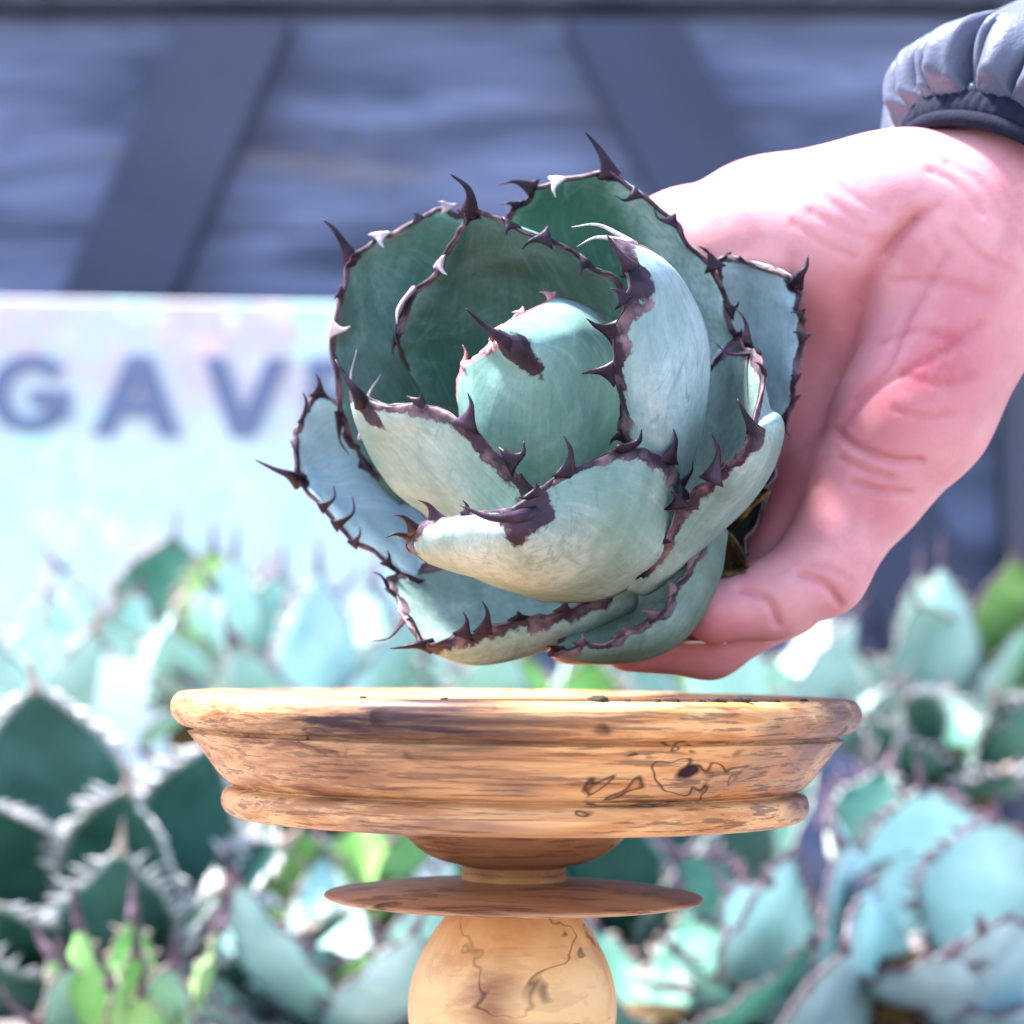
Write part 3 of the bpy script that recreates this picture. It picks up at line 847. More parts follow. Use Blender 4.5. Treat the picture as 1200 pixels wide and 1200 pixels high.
slv = sleeve([(0.55, 2.62, 0), (0.62, 3.0, 0), (0.74, 3.35, 0), (1.5, 3.8, 0.15), (2.6, 3.75, 0.7), (4.2, 3.7, 1.6), (6.5, 3.8, 2.6), (9, 4.0, 3.4)], 420, fold_main, 'jacket_sleeve', M_NYL, person)
def fold_ribs(th, s, u):
    b = math.sin(math.pi * min(1, max(0, (s - 0.1) / 0.75)))
    return 0.07 * b * abs(math.sin(th * 34 + s * 2.2 + 0.9 * math.sin(th * 5))) + 0.03 * math.sin(th * 9), 0.02 * math.sin(th * 22)
sleeve([(0.12, 2.55, 0), (0.25, 2.70, 0), (0.45, 2.76, 0), (0.7, 2.74, 0), (0.85, 2.6, 0)], 264, fold_ribs, 'elastic_cuff', M_ELA, slv)
ring = np.array([CC + AX * 0.0005 + E1 * 0.0262 * math.cos(t) + E2 * 0.0262 * 0.95 * math.sin(t) for t in np.linspace(0, 2 * math.pi, 97)])
v, f = tube(ring, np.full(97, 0.0017), 10)
mesh_obj('cuff_binding', v, f, M_ELA, slv)

# ------------------------------------------------------------------ turned wooden stand
SX = 602.0
STO = np.array(PT(SX, 1060, D0)); STO[2] = 0.0
stand = empty('wooden_stand', tuple(STO), 'turned spalted-wood display stand with wide shallow bowl, thin disc and round ball stem', 'stand')
TILT = math.radians(0.75)

def wood(name, base1, base2, stain, loc=(0, 0, 0), grain=(14, 90, 330), dark=(0.42, 0.6), line=1.0, rot=(0, 0, 0), contrast=1.0, patches=(), pores=1.0):
    a = NT(name)
    v = a.coord('Object', loc=loc, rot=rot)
    vg = a.coord('Object', grain, loc=loc, rot=rot)
    g1 = a.noise(vg, 1.0, 6, 0.65, 0.6)
    g2 = a.noise(a.coord('Object', (grain[0] * 2.6, grain[1] * 1.5, grain[2] * 3.4), loc=loc, rot=rot), 1.0, 4, 0.65, 0.25)
    col = a.mix(a.ramp(g1, [(0.40, 0.0), (0.56, 1.0)]), base1, base2)
    # broad brown stained zones following the grain
    vz = a.coord('Object', (13, 16, 45), loc=(loc[0] + 3.1, loc[1], loc[2]), rot=rot)
    z = a.noise(vz, 1.0, 4, 0.55, 0.8)
    zf = a.ramp(a.math('ADD', z, a.math('MULTIPLY', a.math('SUBTRACT', g1, 0.5), 0.35)), [(dark[0], 0.0), (dark[1], 1.0)])
    col = a.mix(a.math('MULTIPLY', zf, 0.85 * contrast), col, stain)
    for (sc_, sr_, scol, sam) in patches:
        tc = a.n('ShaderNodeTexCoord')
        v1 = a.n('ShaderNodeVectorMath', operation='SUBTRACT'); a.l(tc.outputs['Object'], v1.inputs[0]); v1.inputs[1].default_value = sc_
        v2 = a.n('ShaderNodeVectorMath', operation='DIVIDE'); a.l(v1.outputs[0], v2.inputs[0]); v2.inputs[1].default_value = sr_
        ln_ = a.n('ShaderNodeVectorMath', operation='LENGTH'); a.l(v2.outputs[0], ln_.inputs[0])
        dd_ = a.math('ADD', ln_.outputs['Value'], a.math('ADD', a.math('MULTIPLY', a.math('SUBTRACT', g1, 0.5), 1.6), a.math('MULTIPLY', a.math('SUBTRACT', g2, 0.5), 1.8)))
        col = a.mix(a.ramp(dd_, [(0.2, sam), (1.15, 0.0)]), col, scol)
    # pores
    col = a.mix(a.math('MULTIPLY', a.ramp(g2, [(0.535, 0.0), (0.585, 1.0)]), 0.62 * pores), col, tuple(c * 0.5 for c in stain))
    # black zone lines of the spalting: thin contours of a warped noise
    vl = a.coord('Object', (24, 30, 52), loc=(loc[0], loc[1] + 1.7, loc[2]), rot=rot)
    q = a.noise(vl, 1.0, 4, 0.6, .7)
    ln = a.math('ABSOLUTE', a.math('SUBTRACT', q, 0.56))
    lf = a.ramp(ln, [(0.0015, 1.0), (0.0065, 0.0)])
    msk = a.ramp(a.noise(v, 24, 2), [(0.47, 0.0), (0.55, 1.0)])
    col = a.mix(a.math('MULTIPLY', a.math('MULTIPLY', lf, msk), 0.92 * line), col, (0.035, 0.012, 0.01))
    # dark worm holes and knots
    vk = a.coord('Object', (60, 60, 95), loc=loc, rot=rot)
    vo = a.n('ShaderNodeTexVoronoi')
    vo.inputs['Scale'].default_value = 1.0
    a.l(vk, vo.inputs['Vector'])
    dn = a.math('ADD', vo.outputs['Distance'], a.math('MULTIPLY', a.noise(v, 300, 3), 0.12))
    kf = a.math('MULTIPLY', a.ramp(dn, [(0.17, 1.0), (0.24, 0.0)]), a.ramp(a.noise(v, 38, 2), [(0.5, 0.0), (0.56, 1.0)]))
    col = a.mix(kf, col, (0.03, 0.012, 0.012))
    a.base(col)
    a.set(Roughness=0.4, Specular_IOR_Level=0.14)
    a.b.inputs['Coat Weight'].default_value = 0.0
    a.b.inputs['Coat Roughness'].default_value = 0.2
    a.bump(a.math('ADD', a.math('SUBTRACT', a.math('MULTIPLY', g2, 0.4), kf), a.math('MULTIPLY', a.noise(a.coord('Object', (0, 0, 1500)), 1.0, 2), .35)), 0.3, 0.0006)
    return a.m
O1, O2 = (0.50, 0.20, 0.07), (0.71, 0.375, 0.165)
M_BOWL = wood('spalted_wood_bowl', O1, O2, (0.13, 0.065, 0.07), loc=(0.35, 0.2, 0.1), rot=(0, .06, 0), dark=(0.54, 0.70), patches=[((-.028, -.060, .128), (.045, .06, .012), (0.15, 0.065, 0.05), .6), ((-.020, -.062, .1360), (.036, .06, .0075), (0.03, 0.017, 0.026), .95), ((.060, -.03, .1375), (.010, .03, .004), (0.06, 0.035, 0.035), .8), ((.066, -.012, .132), (.017, .05, .018), (0.15, 0.10, 0.11), .8)])  # dark stains at the left and along the rim; grey patch at right end
M_NECK = wood('spalted_wood_cup', (0.50, 0.24, 0.09), (0.64, 0.36, 0.16), (0.22, 0.09, 0.05), loc=(0.1, 0.7, 0.3))
M_DISC = wood('dark_wood_disc', (0.42, 0.19, 0.09), (0.56, 0.30, 0.155), (0.2, 0.085, 0.06), loc=(0.9, 0.1, 0.6), dark=(0.4, 0.6), line=0.0)
M_BALL = wood('pale_spalted_wood', (0.60, 0.29, 0.115), (0.72, 0.42, 0.19), (0.27, 0.11, 0.06), loc=(0.55, 0.43, 0.2), grain=(14, 60, 40), dark=(0.58, 0.72), line=.8, pores=.25, patches=[((-.004, -.019, .082), (.008, .02, .011), (0.25, 0.10, 0.05), .9)])

def lathe(name, prof, mat, parent, seg=160, dense=True):
    """prof: (radius px, photo row at the axis); revolved round the stand's axis"""
    pts = []
    for r, y in prof:
        w = PT(SX, y, D0)
        pts.append((r / (F / D0), w[2]))
    cx, cy = STO[0], STO[1]
    V = []; Fs = []
    n = len(pts)
    for (r, z) in pts:
        for s in range(seg):
            an = 2 * math.pi * s / seg
            V.append((cx + r * math.cos(an), cy + r * math.sin(an), z))
    for i in range(n - 1):
        for s in range(seg):
            Fs.append([i * seg + s, (i + 1) * seg + s, (i + 1) * seg + (s + 1) % seg, i * seg + (s + 1) % seg])
    o = mesh_obj(name, V, Fs, mat, parent)
    return o
def smoothprof(segs):
    out = []
    for s in segs:
        if len(s) > 2:
            d = catmull(np.array(s, float), len(s) * 5)
            out += [tuple(x) for x in d]
        else:
            out += s
    return out
bowl = smoothprof([
    [(2, 834), (120, 834), (250, 833.5), (330, 832), (350, 830), (360, 829)],          # hollow
    [(362, 828.5), (375, 827.5), (388, 827.5), (396, 830), (402, 838), (403, 847), (400, 857), (394, 864), (388, 867)],   # rim bead
    [(384, 868), (377, 868.5)], [(376, 869.5), (376.5, 873)],
    [(383, 874), (372, 888), (358, 906), (346, 922), (336, 931), (328, 934)],      # flaring wall
    [(326, 936), (331, 937.5), (340, 941), (343, 950), (342, 959), (336, 967), (326, 971)],  # lower bead
    [(318, 972), (240, 973)], [(200, 973), (120, 974)]])
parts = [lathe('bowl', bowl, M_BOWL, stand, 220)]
cup = smoothprof([[(120, 972), (138, 973), (136, 980), (128, 994), (110, 1010), (88, 1021), (66, 1026), (62, 1028)],
                  [(61, 1029), (61, 1046)]])
parts.append(lathe('cup', cup, M_NECK, stand))
disc = smoothprof([[(40, 1041), (62, 1044), (120, 1049), (180, 1055), (215, 1060), (220.5, 1061.5), (222, 1063.5), (220.5, 1065.3)],
                   [(216, 1066.5), (150, 1070), (90, 1071), (50, 1072)]])
parts.append(lathe('disc', disc, M_DISC, stand))
ball = smoothprof([[(50, 1069), (66, 1071), (76, 1083), (92, 1104), (108, 1132), (118, 1160), (122, 1190), (119, 1222), (108, 1252), (90, 1277), (62, 1298), (44, 1310), (40, 1325), (44, 1345)]])
parts.append(lathe('ball_stem', ball, M_BALL, stand))
zf = CAMZ / (F / D0)  # noqa
def row_of_z(z):      # photo row at the stand's axis for a height z
    return 766 + (CAMZ - z) / D0 * F
fy = row_of_z(0.0)
foot = smoothprof([[(40, 1340), (60, 1352), (120, fy - 260), (170, fy - 120), (205, fy - 45), (214, fy - 25), (212, fy - 8), (205, fy)], [(204, fy), (2, fy)]])
lathe('foot', foot, M_NECK, stand)
stand.rotation_euler = (0, TILT, 0)
# a foot that stands flat: the tilt pivots at the ground, push the axis so the disc stays on its photo column
stand.location = (STO[0] - math.sin(TILT) * 0.10, STO[1], 0.0022)

# crumbs of soil on the rim
a = NT('soil'); v = a.coord('Object'); a.base(a.mix(a.noise(v, 400, 3), (0.008, 0.006, 0.005), (0.04, 0.028, 0.018))); a.set(Roughness=0.9)
M_SOIL = a.m
ztop = PT(SX, 827.5, D0)[2] + 0.0022
for i, (px, off, r, kd) in enumerate([(703, -.063, .0016, 0), (735, -.062, .0008, 0), (770, -.061, .0009, 0), (790, -.060, .0012, 0), (840, -.0515, .0013, 0), (866, -.047, .0017, 0), (880, -.045, .0009, 0),
                                      (905, -.04, .0011, 0), (520, -.063, .0006, 0), (425, -.058, .0006, 0), (940, -.03, .0007, 0), (820, -.0545, .0008, 0)]):
    depth = D0 + off
    x = (px - 600) / F * depth
    cy = STO[1] + off
    rr = math.hypot(x - STO[0], off)
    k = 0.0637 / max(rr, 1e-6)
    c = (STO[0] + (x - STO[0]) * 1.0, STO[1] + (-math.sqrt(max(0, 0.0637 ** 2 - (x - STO[0]) ** 2))), ztop - math.tan(TILT) * (x - STO[0]) + r * 0.10)
    V, Fs = blob(c, (r * 1.1, r * .7, r * 0.55), 40 + i, 6, 9, .35)
    o = mesh_obj('soil_crumb', V, Fs, M_SOIL, None, origin=c)
    tag(o, 'tiny dark crumb of soil lying on the rim of the wooden bowl', 'crumb', 'soil crumbs on the bowl rim')

# ------------------------------------------------------------------ ground
a = NT('bench_gravel')
v = a.coord('Object')
vo = a.n('ShaderNodeTexVoronoi'); vo.inputs['Scale'].default_value = 130
a.l(v, vo.inputs['Vector'])
a.base(a.mix(a.ramp(a.noise(v, 60, 4), [(0.35, 0.0), (0.65, 1.0)]), (0.10, 0.085, 0.085), (0.26, 0.23, 0.23)))
a.set(Roughness=0.9); a.bump(vo.outputs['Distance'], 0.8, 0.004)
g = mesh_obj('ground', [(-30, -30, 0), (30, -30, 0), (30, 30, 0), (-30, 30, 0)], [[0, 1, 2, 3]], a.m, None, smooth=False)
tag(g, kind='structure')

# ------------------------------------------------------------------ fence behind
FY = 1.55
def Pf(px, py, y=FY):
    """photo pixel on the upright plane y"""
    d = FWD + (px - 600) / F * RGT + (600 - py) / F * UPV
    return CAMP + d * (y / d[1])
def boxmesh(x0, x1, y0, y1, z0, z1, bev=0.002):
    xs = (x0, x1); ys = (y0, y1); zs = (z0, z1)
    b = bev
    V = []
    for (X0, X1, Y0, Y1, Z) in ((x0 + b, x1 - b, y0 + b, y1 - b, z0), (x0, x1, y0, y1, z0 + b), (x0, x1, y0, y1, z1 - b), (x0 + b, x1 - b, y0 + b, y1 - b, z1)):
        V += [(X0, Y0, Z), (X1, Y0, Z), (X1, Y1, Z), (X0, Y1, Z)]
    Fs = [[3, 2, 1, 0], [12, 13, 14, 15]]
    for k in range(3):
        for s in range(4):
            Fs.append([k * 4 + s, k * 4 + (s + 1) % 4, k * 4 + 4 + (s + 1) % 4, k * 4 + 4 + s])
    return np.array(V), Fs
def fence_mat(name, c1, c2, scale, c3):
    a = NT(name)
    v = a.coord('Object', scale)
    oi = a.n('ShaderNodeObjectInfo')
    vm = a.n('ShaderNodeVectorMath', operation='ADD')
    a.l(v, vm.inputs[0])
    cm = a.n('ShaderNodeCombineXYZ'); a.l(a.math('MULTIPLY', oi.outputs['Random'], 40.0), cm.inputs[0]); a.l(a.math('MULTIPLY', oi.outputs['Random'], 17.0), cm.inputs[2])
    a.l(cm.outputs[0], vm.inputs[1])
    n1 = a.noise(vm.outputs[0], 1.0, 5, 0.62, 0.7)
    col = a.mix(a.ramp(n1, [(0.34, 0.0), (0.66, 1.0)]), c1, c2)
    col = a.mix(a.ramp(a.noise(vm.outputs[0], 0.45, 2, 0.5, 1.0), [(0.60, 0.0), (0.74, 0.55)]), col, c3)
    a.base(col); a.set(Roughness=0.75)
    a.bump(a.noise(vm.outputs[0], 2.0, 4), 0.4, 0.003)
    return a.m
M_BOARD = fence_mat('stained_boards', (0.032, 0.039, 0.076), (0.165, 0.188, 0.31), (5, 5, 34), (0.22, 0.19, 0.22))
M_BRACE = fence_mat('stained_brace', (0.018, 0.023, 0.050), (0.034, 0.041, 0.082), (4, 5, 4), (0.07, 0.075, 0.11))
M_POST = fence_mat('stained_post', (0.03, 0.033, 0.05), (0.055, 0.06, 0.09), (20, 5, 4), (0.07, 0.07, 0.1))
fence = empty('wooden_fence', (0, FY, 0), 'dark blue-grey stained wooden fence of horizontal boards with crossed diagonal braces', 'fence')
ztop_f = Pf(600, 18)[2]
bh = 0.068
zz = ztop_f; k = 0
while zz > 0.01:
    z0 = max(0.0, zz - bh - 0.004)      # boards lap like weatherboarding
    V, Fs = boxmesh(-1.6, 1.6, FY + 0.0015 * (k % 3), FY + 0.02 + 0.0015 * (k % 3), z0, zz)
    mesh_obj('board', V, Fs, M_BOARD, fence, smooth=False)
    zz -= bh; k += 1
zz = ztop_f + 0.0
for k in range(6):
    V, Fs = boxmesh(-1.6, 1.6, FY + 0.0015 * (k % 3), FY + 0.02 + 0.0015 * (k % 3), zz + bh * k + 0.068, zz + bh * (k + 1) + 0.0725)
    mesh_obj('board', V, Fs, M_BOARD, fence, smooth=False)
V, Fs = boxmesh(-1.6, 1.6, FY - 0.022, FY + 0.018, ztop_f + 0.003, ztop_f + 0.072)
mesh_obj('rail', V, Fs, M_POST, fence, smooth=False)
def brace(tl, tr, bl, br, name='brace', y=FY - 0.004, th=0.03, mat=M_BRACE):
    A = [Pf(*p, y=y - th) for p in (tl, tr, br, bl)]
    V = [tuple(p) for p in A] + [(p[0], y, p[2]) for p in A]
    Fs = [[3, 2, 1, 0], [4, 5, 6, 7]] + [[i, (i + 1) % 4, 4 + (i + 1) % 4, 4 + i] for i in range(4)]
    return mesh_obj(name, V, Fs, mat, fence, smooth=False)
brace((212, 22), (340, 22), (-80, 690), (50, 690))
brace((662, 22), (800, 22), (1050, 760), (1188, 760))
V, Fs = boxmesh(Pf(1172, 0, FY - .03)[0], Pf(1330, 0, FY - .03)[0], FY - 0.034, FY - 0.003, 0.0, ztop_f - 0.002)
mesh_obj('post', V, Fs, M_POST, fence, smooth=False)

# ------------------------------------------------------------------ sign with letters
SY = 1.42
LEAN = math.radians(14)
a = NT('painted_sign')
v = a.coord('Object')
n1 = a.noise(v, 16, 2, 0.5)
col = a.mix(a.ramp(a.noise(v, 22, 1), [(0.45, 0.0), (0.56, 1.0)]), (0.50, 0.41, 0.43), (0.47, 0.47, 0.50))
sz = a.n('ShaderNodeSeparateXYZ'); a.l(v, sz.inputs[0])
zz_ = a.math('ADD', a.math('MULTIPLY', sz.outputs[2], 1.0), a.math('MULTIPLY', a.math('SUBTRACT', a.noise(v, 18, 3), .5), .10))
col = a.mix(a.ramp(zz_, [(0.26, 1.0), (0.31, 0.0)]), col, (0.52, 0.62, 0.63))
col = a.mix(a.ramp(n1, [(0.57, 0.0), (0.63, 0.7)]), col, (0.45, 0.74, 0.70))
col = a.mix(a.ramp(a.noise(a.coord('Object', loc=(3, 1, 2)), 25, 2), [(0.60, 0.0), (0.66, 0.6)]), col, (0.76, 0.48, 0.50))
col = a.mix(a.ramp(a.noise(a.coord('Object', loc=(9, 1, 5)), 34, 2), [(0.66, 0.0), (0.7, 0.6)]), col, (0.75, 0.62, 0.35))
col = a.mix(a.ramp(a.noise(v, 60, 3), [(0.56, 0.0), (0.66, .7)]), col, (0.36, 0.50, 0.52))
col = a.mix(a.ramp(a.noise(a.coord('Object', loc=(4, 4, 1)), 70, 3), [(0.58, 0.0), (0.68, .7)]), col, (0.80, 0.78, 0.76))
a.base(col); a.set(Roughness=0.6)
M_SIGN = a.m
a = NT('letter_paint'); a.base((0.105, 0.125, 0.22)); a.set(Roughness=0.5)
M_LET = a.m
sgl, sgr = Pf(-190, 340, SY)[0], Pf(560, 340, SY)[0]
zt, zb = Pf(200, 343, SY)[2], 0.0
sign = empty('sign_board', ((sgl + sgr) / 2, SY, 0.0), 'white pastel-blotched sign with dark blue capital letters reading AGAVE, leaning before the fence', 'sign')
V, Fs = boxmesh(sgl, sgr, SY, SY + 0.012, 0.0, zt, .0015)
panel = mesh_obj('panel', V, Fs, M_SIGN, sign, smooth=False)
def letter(ch, x0, x1):
    """capital letter between photo columns x0..x1, rows 410..505"""
    L = Pf(x0, 411, SY - .002); Rr = Pf(x1, 506, SY - .002)
    w = Rr[0] - L[0]; h = L[2] - Rr[2]; X0 = L[0]; Z0 = Rr[2]
    polys = []
    if ch == 'A':
        polys = [[(0, 0), (.24, 0), (.34, .26), (.66, .26), (.76, 0), (1, 0), (.63, 1), (.37, 1)]]
        outer = [[(0, 0), (.25, 0), (.34, .25), (.415, .44), (.5, .70), (.5, 1), (.37, 1)], [(1, 0), (.63, 1), (.5, 1), (.5, .70), (.585, .44), (.66, .25), (.75, 0)], [(.34, .25), (.66, .25), (.585, .44), (.415, .44)]]
        polys = outer
    elif ch == 'V':
        polys = [[(0, 1), (.25, 1), (.5, .32), (.5, 0), (.37, 0)], [(1, 1), (.63, 0), (.5, 0), (.5, .32), (.75, 1)]]
    elif ch == 'E':
        polys = [[(0, 0), (.27, 0), (.27, 1), (0, 1)], [(.27, 0), (1, 0), (1, .19), (.27, .19)], [(.27, .41), (.9, .41), (.9, .6), (.27, .6)], [(.27, .81), (1, .81), (1, 1), (.27, 1)]]
    elif ch == 'G':
        n = 22
        a0, a1 = math.radians(38), math.radians(322)
        for i in range(n):
            t0 = a0 + (a1 - a0) * i / n; t1 = a0 + (a1 - a0) * (i + 1) / n
            o0 = (.5 + .5 * math.cos(t0), .5 + .5 * math.sin(t0)); o1 = (.5 + .5 * math.cos(t1), .5 + .5 * math.sin(t1))
            i0 = (.5 + .27 * math.cos(t0), .5 + .31 * math.sin(t0)); i1 = (.5 + .27 * math.cos(t1), .5 + .31 * math.sin(t1))
            polys.append([o0, o1, i1, i0])
        polys += [[(.70, .18), (.97, .18), (.97, .54), (.70, .54)], [(.5, .36), (.70, .36), (.70, .54), (.5, .54)]]
    V = []; Fs = []
    for p in polys:
        b = len(V); m = len(p)
        for y in (SY - 0.003, SY + 0.0008):
            V += [(X0 + q[0] * w, y, Z0 + q[1] * h) for q in p]
        Fs.append([b + i for i in range(m)]); Fs.append([b + m + i for i in range(m)][::-1])
        Fs += [[b + i, b + m + i, b + m + (i + 1) % m, b + (i + 1) % m] for i in range(m)]
    mesh_obj('letter', V, Fs, M_LET, sign, smooth=False)
for ch, x0, x1 in (('A', -154, -48), ('G', -32, 66), ('A', 92, 196), ('V', 220, 322), ('E', 346, 430)):
    letter(ch, x0, x1)
sign.rotation_euler = (-math.radians(4), math.radians(1.0), 0)

# ------------------------------------------------------------------ agaves in the background
def bg_mat(name, deep, bloom, rough=0.45, rim=(0.14, 0.085, 0.10)):
    a = NT(name)
    v = a.coord('Object')
    n1 = a.noise(v, 30, 4, .6, .5)
    col = a.mix(a.ramp(n1, [(0.35, 0.0), (0.65, 1.0)]), deep, bloom)
    col = a.mix(a.ramp(a.noise(v, 240, 3), [(0.55, 0.0), (0.75, .3)]), col, tuple(c * .5 for c in deep))
    col = a.mix(a.ramp(a.attr('edge'), [(0.02, 0.8), (0.06, 0.0)]), col, rim)
    a.base(col); a.set(Roughness=rough, Specular_IOR_Level=.22)
    a.b.inputs['Subsurface Weight'].default_value = 0.06
    a.b.inputs['Subsurface Scale'].default_value = 0.003
    a.bump(a.noise(v, 80, 4), .3, .002)
    return a.m
BG = {
    'dark': bg_mat('agave_dark_green', (0.016, 0.06, 0.046), (0.042, 0.12, 0.10), rim=(0.36, 0.36, 0.33)),
    'pale': bg_mat('agave_pale_blue', (0.24, 0.40, 0.40), (0.45, 0.60, 0.63)),
    'mint': bg_mat('agave_mint', (0.28, 0.47, 0.42), (0.50, 0.68, 0.62)),
    'green': bg_mat('agave_fresh_green', (0.16, 0.36, 0.09), (0.34, 0.56, 0.20)),
    'mid': bg_mat('agave_mid_green', (0.04, 0.13, 0.09), (0.10, 0.24, 0.18)),
}
TM = {'white': spine_mat('teeth_white', (0.45, 0.42, 0.42), (0.75, 0.72, 0.74), .6), 'purple': spine_mat('teeth_purple', (0.07, 0.04, 0.06), (0.22, 0.13, 0.17), .6),
      'tan': spine_mat('teeth_tan', (0.30, 0.20, 0.17), (0.5, 0.4, 0.36), .6)}

def bgleaf(parent, b, t, w, hint, mat, tm, cup=0.35, bend=0.12, nt=11, tl=0.006, seed=0, shape=0.46, spine=0.016):
    rs = np.random.RandomState(seed)
    b = np.asarray(b, float); t = np.asarray(t, float)
    ax = t - b; L = np.linalg.norm(ax); ax = ax / L
    n = np.asarray(hint, float); n = nrm(n - ax * (n @ ax))
    sd_ = np.cross(ax, n)
    nu, nv = 20, 11
    u = np.linspace(0, 1, nu); vv = np.linspace(-1, 1, nv)
    wp = np.where(u < shape, 0.55 + 0.45 * np.sin(u / shape * math.pi / 2), 1 - np.clip((u - shape) / (1 - shape), 0, 1) ** 1.7) * w / 2
    wp[-1] = 0.0003
    G = np.zeros((nu, nv, 3))
    ph = rs.rand(2) * 6.28
    for i in range(nu):
        c = b + ax * L * u[i] - n * L * bend * math.sin(u[i] * math.pi) + n * 0.0
        for j in range(nv):
            G[i, j] = c + sd_ * wp[i] * vv[j] + n * (cup * wp[i] * vv[j] ** 2 + 0.0012 * math.sin(i * 1.3 + ph[0]) * abs(vv[j]) ** 3)
    th = 0.0012 + 0.004 * np.sqrt(np.clip(1 - vv[None] ** 2, 0, 1)) * np.clip(1.1 - u[:, None], 0.05, 1)
    V, Fs = grid_shell(G, th)
    ed = np.minimum(np.linalg.norm(G - G[:, :1], axis=-1), np.linalg.norm(G - G[:, -1:], axis=-1)) / max(w, .001)
    o = mesh_obj('leaf', V, Fs, mat, parent, attrs={'edge': np.tile(ed.ravel(), 2)})
    TV = []; TF = []
    for side in (0, nv - 1):
        for q in range(nt):
            uu = 0.18 + 0.76 * (q + .5 + .3 * (rs.rand() - .5)) / nt
            fi = uu * (nu - 1); i = int(fi); f = fi - i
            p = G[i, side] * (1 - f) + G[min(i + 1, nu - 1), side] * f
            out = sd_ * (1 if side else -1)
            k = tl * (0.7 + 0.6 * rs.rand())
            tip = p + out * k * .9 + ax * k * (rs.rand() - .35) * 1.2 + n * k * (.3 + .4 * rs.rand())
            e1 = ax * tl * .42; e2 = n * tl * .22
            root = p - out * tl * .15
            mid = root * .45 + tip * .55 + ax * tl * .08
            s0 = len(TV)
            TV += [root + e1, root + e2, root - e1, root - e2, mid + e1 * .5, mid + e2 * .5, mid - e1 * .5, mid - e2 * .5, tip]
            for s in range(4):
                TF.append([s0 + s, s0 + (s + 1) % 4, s0 + 4 + (s + 1) % 4, s0 + 4 + s])
                TF.append([s0 + 4 + s, s0 + 4 + (s + 1) % 4, s0 + 8])
    if nt:
        tag(mesh_obj('teeth', TV, TF, tm, o), kind='stuff')
    if spine:
        pts = np.array([t - ax * .004, t + ax * spine * .45, t + ax * spine + n * spine * .2])
        v, f = tube(catmull(pts, 6), np.linspace(1, .05, 6) * .0022, 6)
        mesh_obj('terminal_spine', v, f, TM['purple'] if tm is not TM['white'] else TM['tan'], o)
    return o

def rosette(px, py, dist, R, n, kind, tk, label, tilt=(0, 0), wf=.42, nt=9, tl=.005, seed=0, elmin=12, elmax=80, keys=(), group=None):
    c = PT(px, py, dist)
    base = np.array([c[0], c[1], 0.0])
    o = empty('agave_plant', tuple(base), label, 'agave', group)
    rs = np.random.RandomState(seed)
    for key in keys:     # leaves read off the photograph: base px, tip px, width px, tip forward m, colour
        bx, by, tx, ty, wpx, fw, kk = key[:7]
        b = PT(bx, by, dist + .01); t = PT(tx, ty, dist - fw)
        hint = key[7] if len(key) > 7 else (0, -1, .55)
        bgleaf(o, b, t, wpx / F * dist, hint, BG[kk], TM[tk], cup=key[8] if len(key) > 8 else .3, bend=.06, nt=nt + 3, tl=tl, seed=seed * 31 + len(o.children))
    up = nrm(np.array([tilt[0], tilt[1], 1.0]))
    x = nrm(np.cross(up, [0.2, 1, .1])); y = np.cross(up, x)
    for i in range(n):
        f = i / max(1, n - 1)
        an = i * 2.39996 + seed
        el = math.radians(elmax + (elmin - elmax) * f ** .8 + rs.uniform(-5, 5))
        rad = x * math.cos(an) + y * math.sin(an)
        d = rad * math.cos(el) + up * math.sin(el)
        L = R * (.62 + .38 * math.sin(math.pi * min(1, .25 + f * .75))) * rs.uniform(.92, 1.05)
        b = c + rad * R * .10 - up * R * .15 * f
        t = b + d * L
        if t[2] < .008: t[2] = .008
        hint = up * math.cos(el) - rad * math.sin(el) + up * .05
        bgleaf(o, b, t, R * wf * rs.uniform(.9, 1.1), hint, BG[kind], TM[tk], nt=nt, tl=tl, seed=seed * 77 + i)
    # short caudex down to the ground
    pth = np.array([[c[0], c[1], -.001], [c[0], c[1], max(.004, c[2] * .5)], [c[0], c[1], c[2] + .01]])
    v, f = tube(catmull(pth, 6), np.linspace(.016, .022, 6) * R / .1, 10)
    mesh_obj('stem', v, f, M_DRY, o)
    return o

rosette(120, 1130, .92, .105, 9, 'dark', 'white', 'dark green agave with broad leaves edged in frilly white teeth beside the bowl', nt=12, tl=.0062, seed=2, elmin=5, elmax=35,
        keys=[(70, 1030, 40, 800, 200, .0, 'dark'), (140, 1120, 150, 920, 165, .05, 'dark'), (190, 1090, 250, 870, 150, .02, 'dark'), (200, 1090, 335, 985, 90, .04, 'dark'),
              (50, 1090, -20, 940, 120, .05, 'dark'), (60, 1140, -10, 1060, 140, .08, 'dark', (0, -.5, 1)), (190, 1120, 260, 1040, 80, .07, 'dark'), (230, 1140, 360, 1090, 80, .05, 'dark', (0, -.4, 1))])
rosette(150, 1235, .80, .05, 7, 'green', 'tan', 'small fresh light-green agave at the foot of the dark white-toothed one', nt=5, tl=.003, seed=5, elmin=35, elmax=75,
        keys=[(110, 1240, 75, 1125, 90, .02, 'mint'), (165, 1230, 160, 1110, 60, .0, 'green'), (190, 1240, 205, 1125, 70, .02, 'mint'), (130, 1240, 128, 1150, 80, .05, 'green')])
rosette(400, 1190, .90, .085, 11, 'mint', 'purple', 'pale mint agave with purple spines below the left side of the wooden disc', nt=7, tl=.005, seed=9, elmin=12, elmax=60,
        keys=[(380, 1200, 360, 1105, 110, .03, 'pale'), (440, 1230, 445, 1110, 120, .05, 'green'), (320, 1210, 240, 1150, 90, .06, 'mint')])
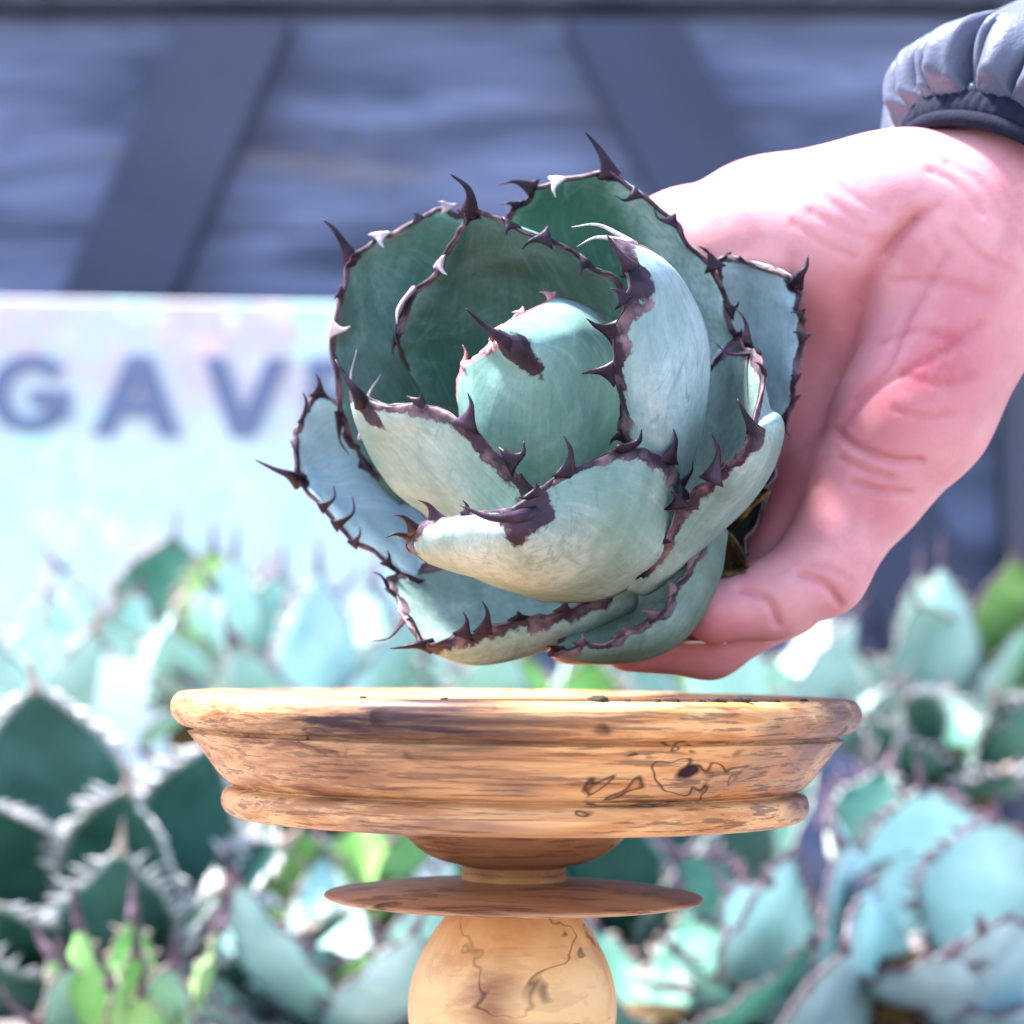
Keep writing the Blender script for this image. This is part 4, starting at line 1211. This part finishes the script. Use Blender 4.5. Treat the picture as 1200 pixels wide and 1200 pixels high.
rosette(1050, 1150, .90, .085, 6, 'pale', 'purple', 'stout powder-blue agave with dark spine tips to the right of the bowl', nt=8, tl=.0055, seed=12, elmin=3, elmax=22,
        keys=[(1060, 1120, 985, 985, 220, .07, 'pale', (.2, -1, .5), -.35), (1100, 1090, 1080, 920, 190, -.02, 'mint'), (940, 1170, 850, 1040, 150, .02, 'pale'), (1020, 1260, 990, 1110, 290, .11, 'pale', (0, -1, .35), -.3),
              (1160, 1170, 1165, 955, 180, .04, 'pale', (-.2, -1, .4), -.2), (940, 1150, 900, 1030, 160, .07, 'pale', (0, -1, .35), -.3), (1190, 1250, 1150, 1085, 150, .10, 'pale', (-.2, -1, .4), -.3),
              (900, 1200, 790, 1110, 70, .04, 'mint', (0, -.4, 1)), (870, 1080, 790, 1000, 70, .0, 'mid'), (1000, 1020, 1040, 900, 110, -.06, 'dark')])
rosette(1130, 900, 1.12, .075, 8, 'mid', 'white', 'mid-green agave with pale teeth behind the powder-blue one', nt=9, tl=.005, seed=15, elmin=5, elmax=40,
        keys=[(1080, 930, 1060, 815, 140, .05, 'dark'), (1160, 930, 1165, 820, 150, .05, 'mid'), (1100, 940, 1020, 880, 100, .05, 'mint')])
rosette(1110, 840, 1.25, .085, 9, 'mint', 'tan', 'bright mint agave reaching up beneath the hand, close to the fence', nt=7, tl=.004, seed=18, elmin=25, elmax=80,
        keys=[(1090, 870, 1075, 705, 150, .06, 'mint'), (1180, 850, 1190, 650, 130, .05, 'green'), (1170, 830, 1240, 720, 130, .07, 'green'), (1040, 860, 1000, 770, 110, .0, 'pale')])
rosette(240, 800, 1.18, .085, 8, 'mint', 'tan', 'agave with one vivid light-green leaf in front of the sign', nt=7, tl=.004, seed=21, elmin=18, elmax=60,
        keys=[(190, 760, 205, 628, 130, -.02, 'mid'), (250, 780, 250, 640, 95, .02, 'green'), (235, 800, 215, 735, 60, .05, 'green'), (320, 800, 330, 670, 110, .0, 'pale'), (160, 800, 165, 690, 80, .04, 'pale')])
rosette(60, 860, 1.08, .08, 10, 'mint', 'white', 'sunlit mint agave behind the dark white-toothed one', nt=8, tl=.004, seed=24, elmin=15, elmax=60,
        keys=[(40, 850, 55, 725, 110, .02, 'mint'), (100, 850, 115, 740, 100, .0, 'mint'), (-10, 860, -10, 740, 120, .0, 'pale')])
rosette(370, 850, 1.10, .08, 10, 'pale', 'tan', 'pale blue-green agave just behind the left rim of the bowl', nt=7, tl=.004, seed=27, elmin=20, elmax=70,
        keys=[(370, 840, 385, 720, 110, .02, 'pale'), (300, 860, 270, 760, 100, .03, 'mint'), (440, 850, 460, 740, 110, .0, 'mint')])
rosette(560, 880, 1.15, .09, 10, 'mint', 'tan', 'mint agave hidden for the most part behind the wooden bowl', nt=6, tl=.004, seed=30, elmin=20, elmax=65,
        keys=[(520, 860, 500, 765, 120, .0, 'mint'), (600, 860, 620, 765, 90, .0, 'green'), (690, 870, 690, 770, 90, .02, 'green')])
rosette(860, 880, 1.15, .09, 10, 'mint', 'tan', 'mint agave under the fingers, behind the right rim of the bowl', nt=6, tl=.004, seed=33, elmin=20, elmax=65,
        keys=[(800, 870, 790, 780, 110, .0, 'green'), (880, 860, 900, 765, 140, .02, 'mint'), (950, 880, 960, 790, 110, .02, 'pale')])
rosette(420, 1060, 1.05, .11, 10, 'green', 'purple', 'green agave behind the gap between the bowl and the disc', nt=7, tl=.004, seed=36, elmin=5, elmax=50,
        keys=[(370, 1060, 460, 985, 110, .04, 'green'), (330, 1060, 400, 985, 90, .0, 'mint')])
rosette(760, 1110, 1.05, .11, 11, 'dark', 'tan', 'dark green agave in the shade behind the right edge of the disc', nt=7, tl=.004, seed=39, elmin=5, elmax=60)
rosette(760, 1215, .88, .07, 9, 'mid', 'tan', 'mid-green agave low beside the round ball stem', nt=6, tl=.004, seed=42, elmin=10, elmax=55)

# white plant label stuck among the leaves
a = NT('label_plastic'); a.base((0.80, 0.80, 0.82)); a.set(Roughness=0.4)
c = [PT(*p, .97) for p in ((118, 768), (180, 778), (158, 890), (104, 868))]
pl_o = (c[2] + c[3]) / 2; pl_o[2] = 0
lab = empty('plant_label', tuple(pl_o), 'blank white plastic plant label stuck upright behind the dark white-toothed agave', 'plant label')
n_ = np.array([0, .0012, 0])
V = [tuple(p) for p in c] + [tuple(p + n_) for p in c]
Fs = [[3, 2, 1, 0], [4, 5, 6, 7]] + [[i, (i + 1) % 4, 4 + (i + 1) % 4, 4 + i] for i in range(4)]
mesh_obj('tag', V, Fs, a.m, lab, smooth=False)
pb = c[3] * .5 + c[2] * .5
V, Fs = boxmesh(pb[0] - .004, pb[0] + .004, pb[1] + .0002, pb[1] + .001, 0, pb[2] + .004, .0001)
mesh_obj('stake', V, Fs, a.m, lab, smooth=False)
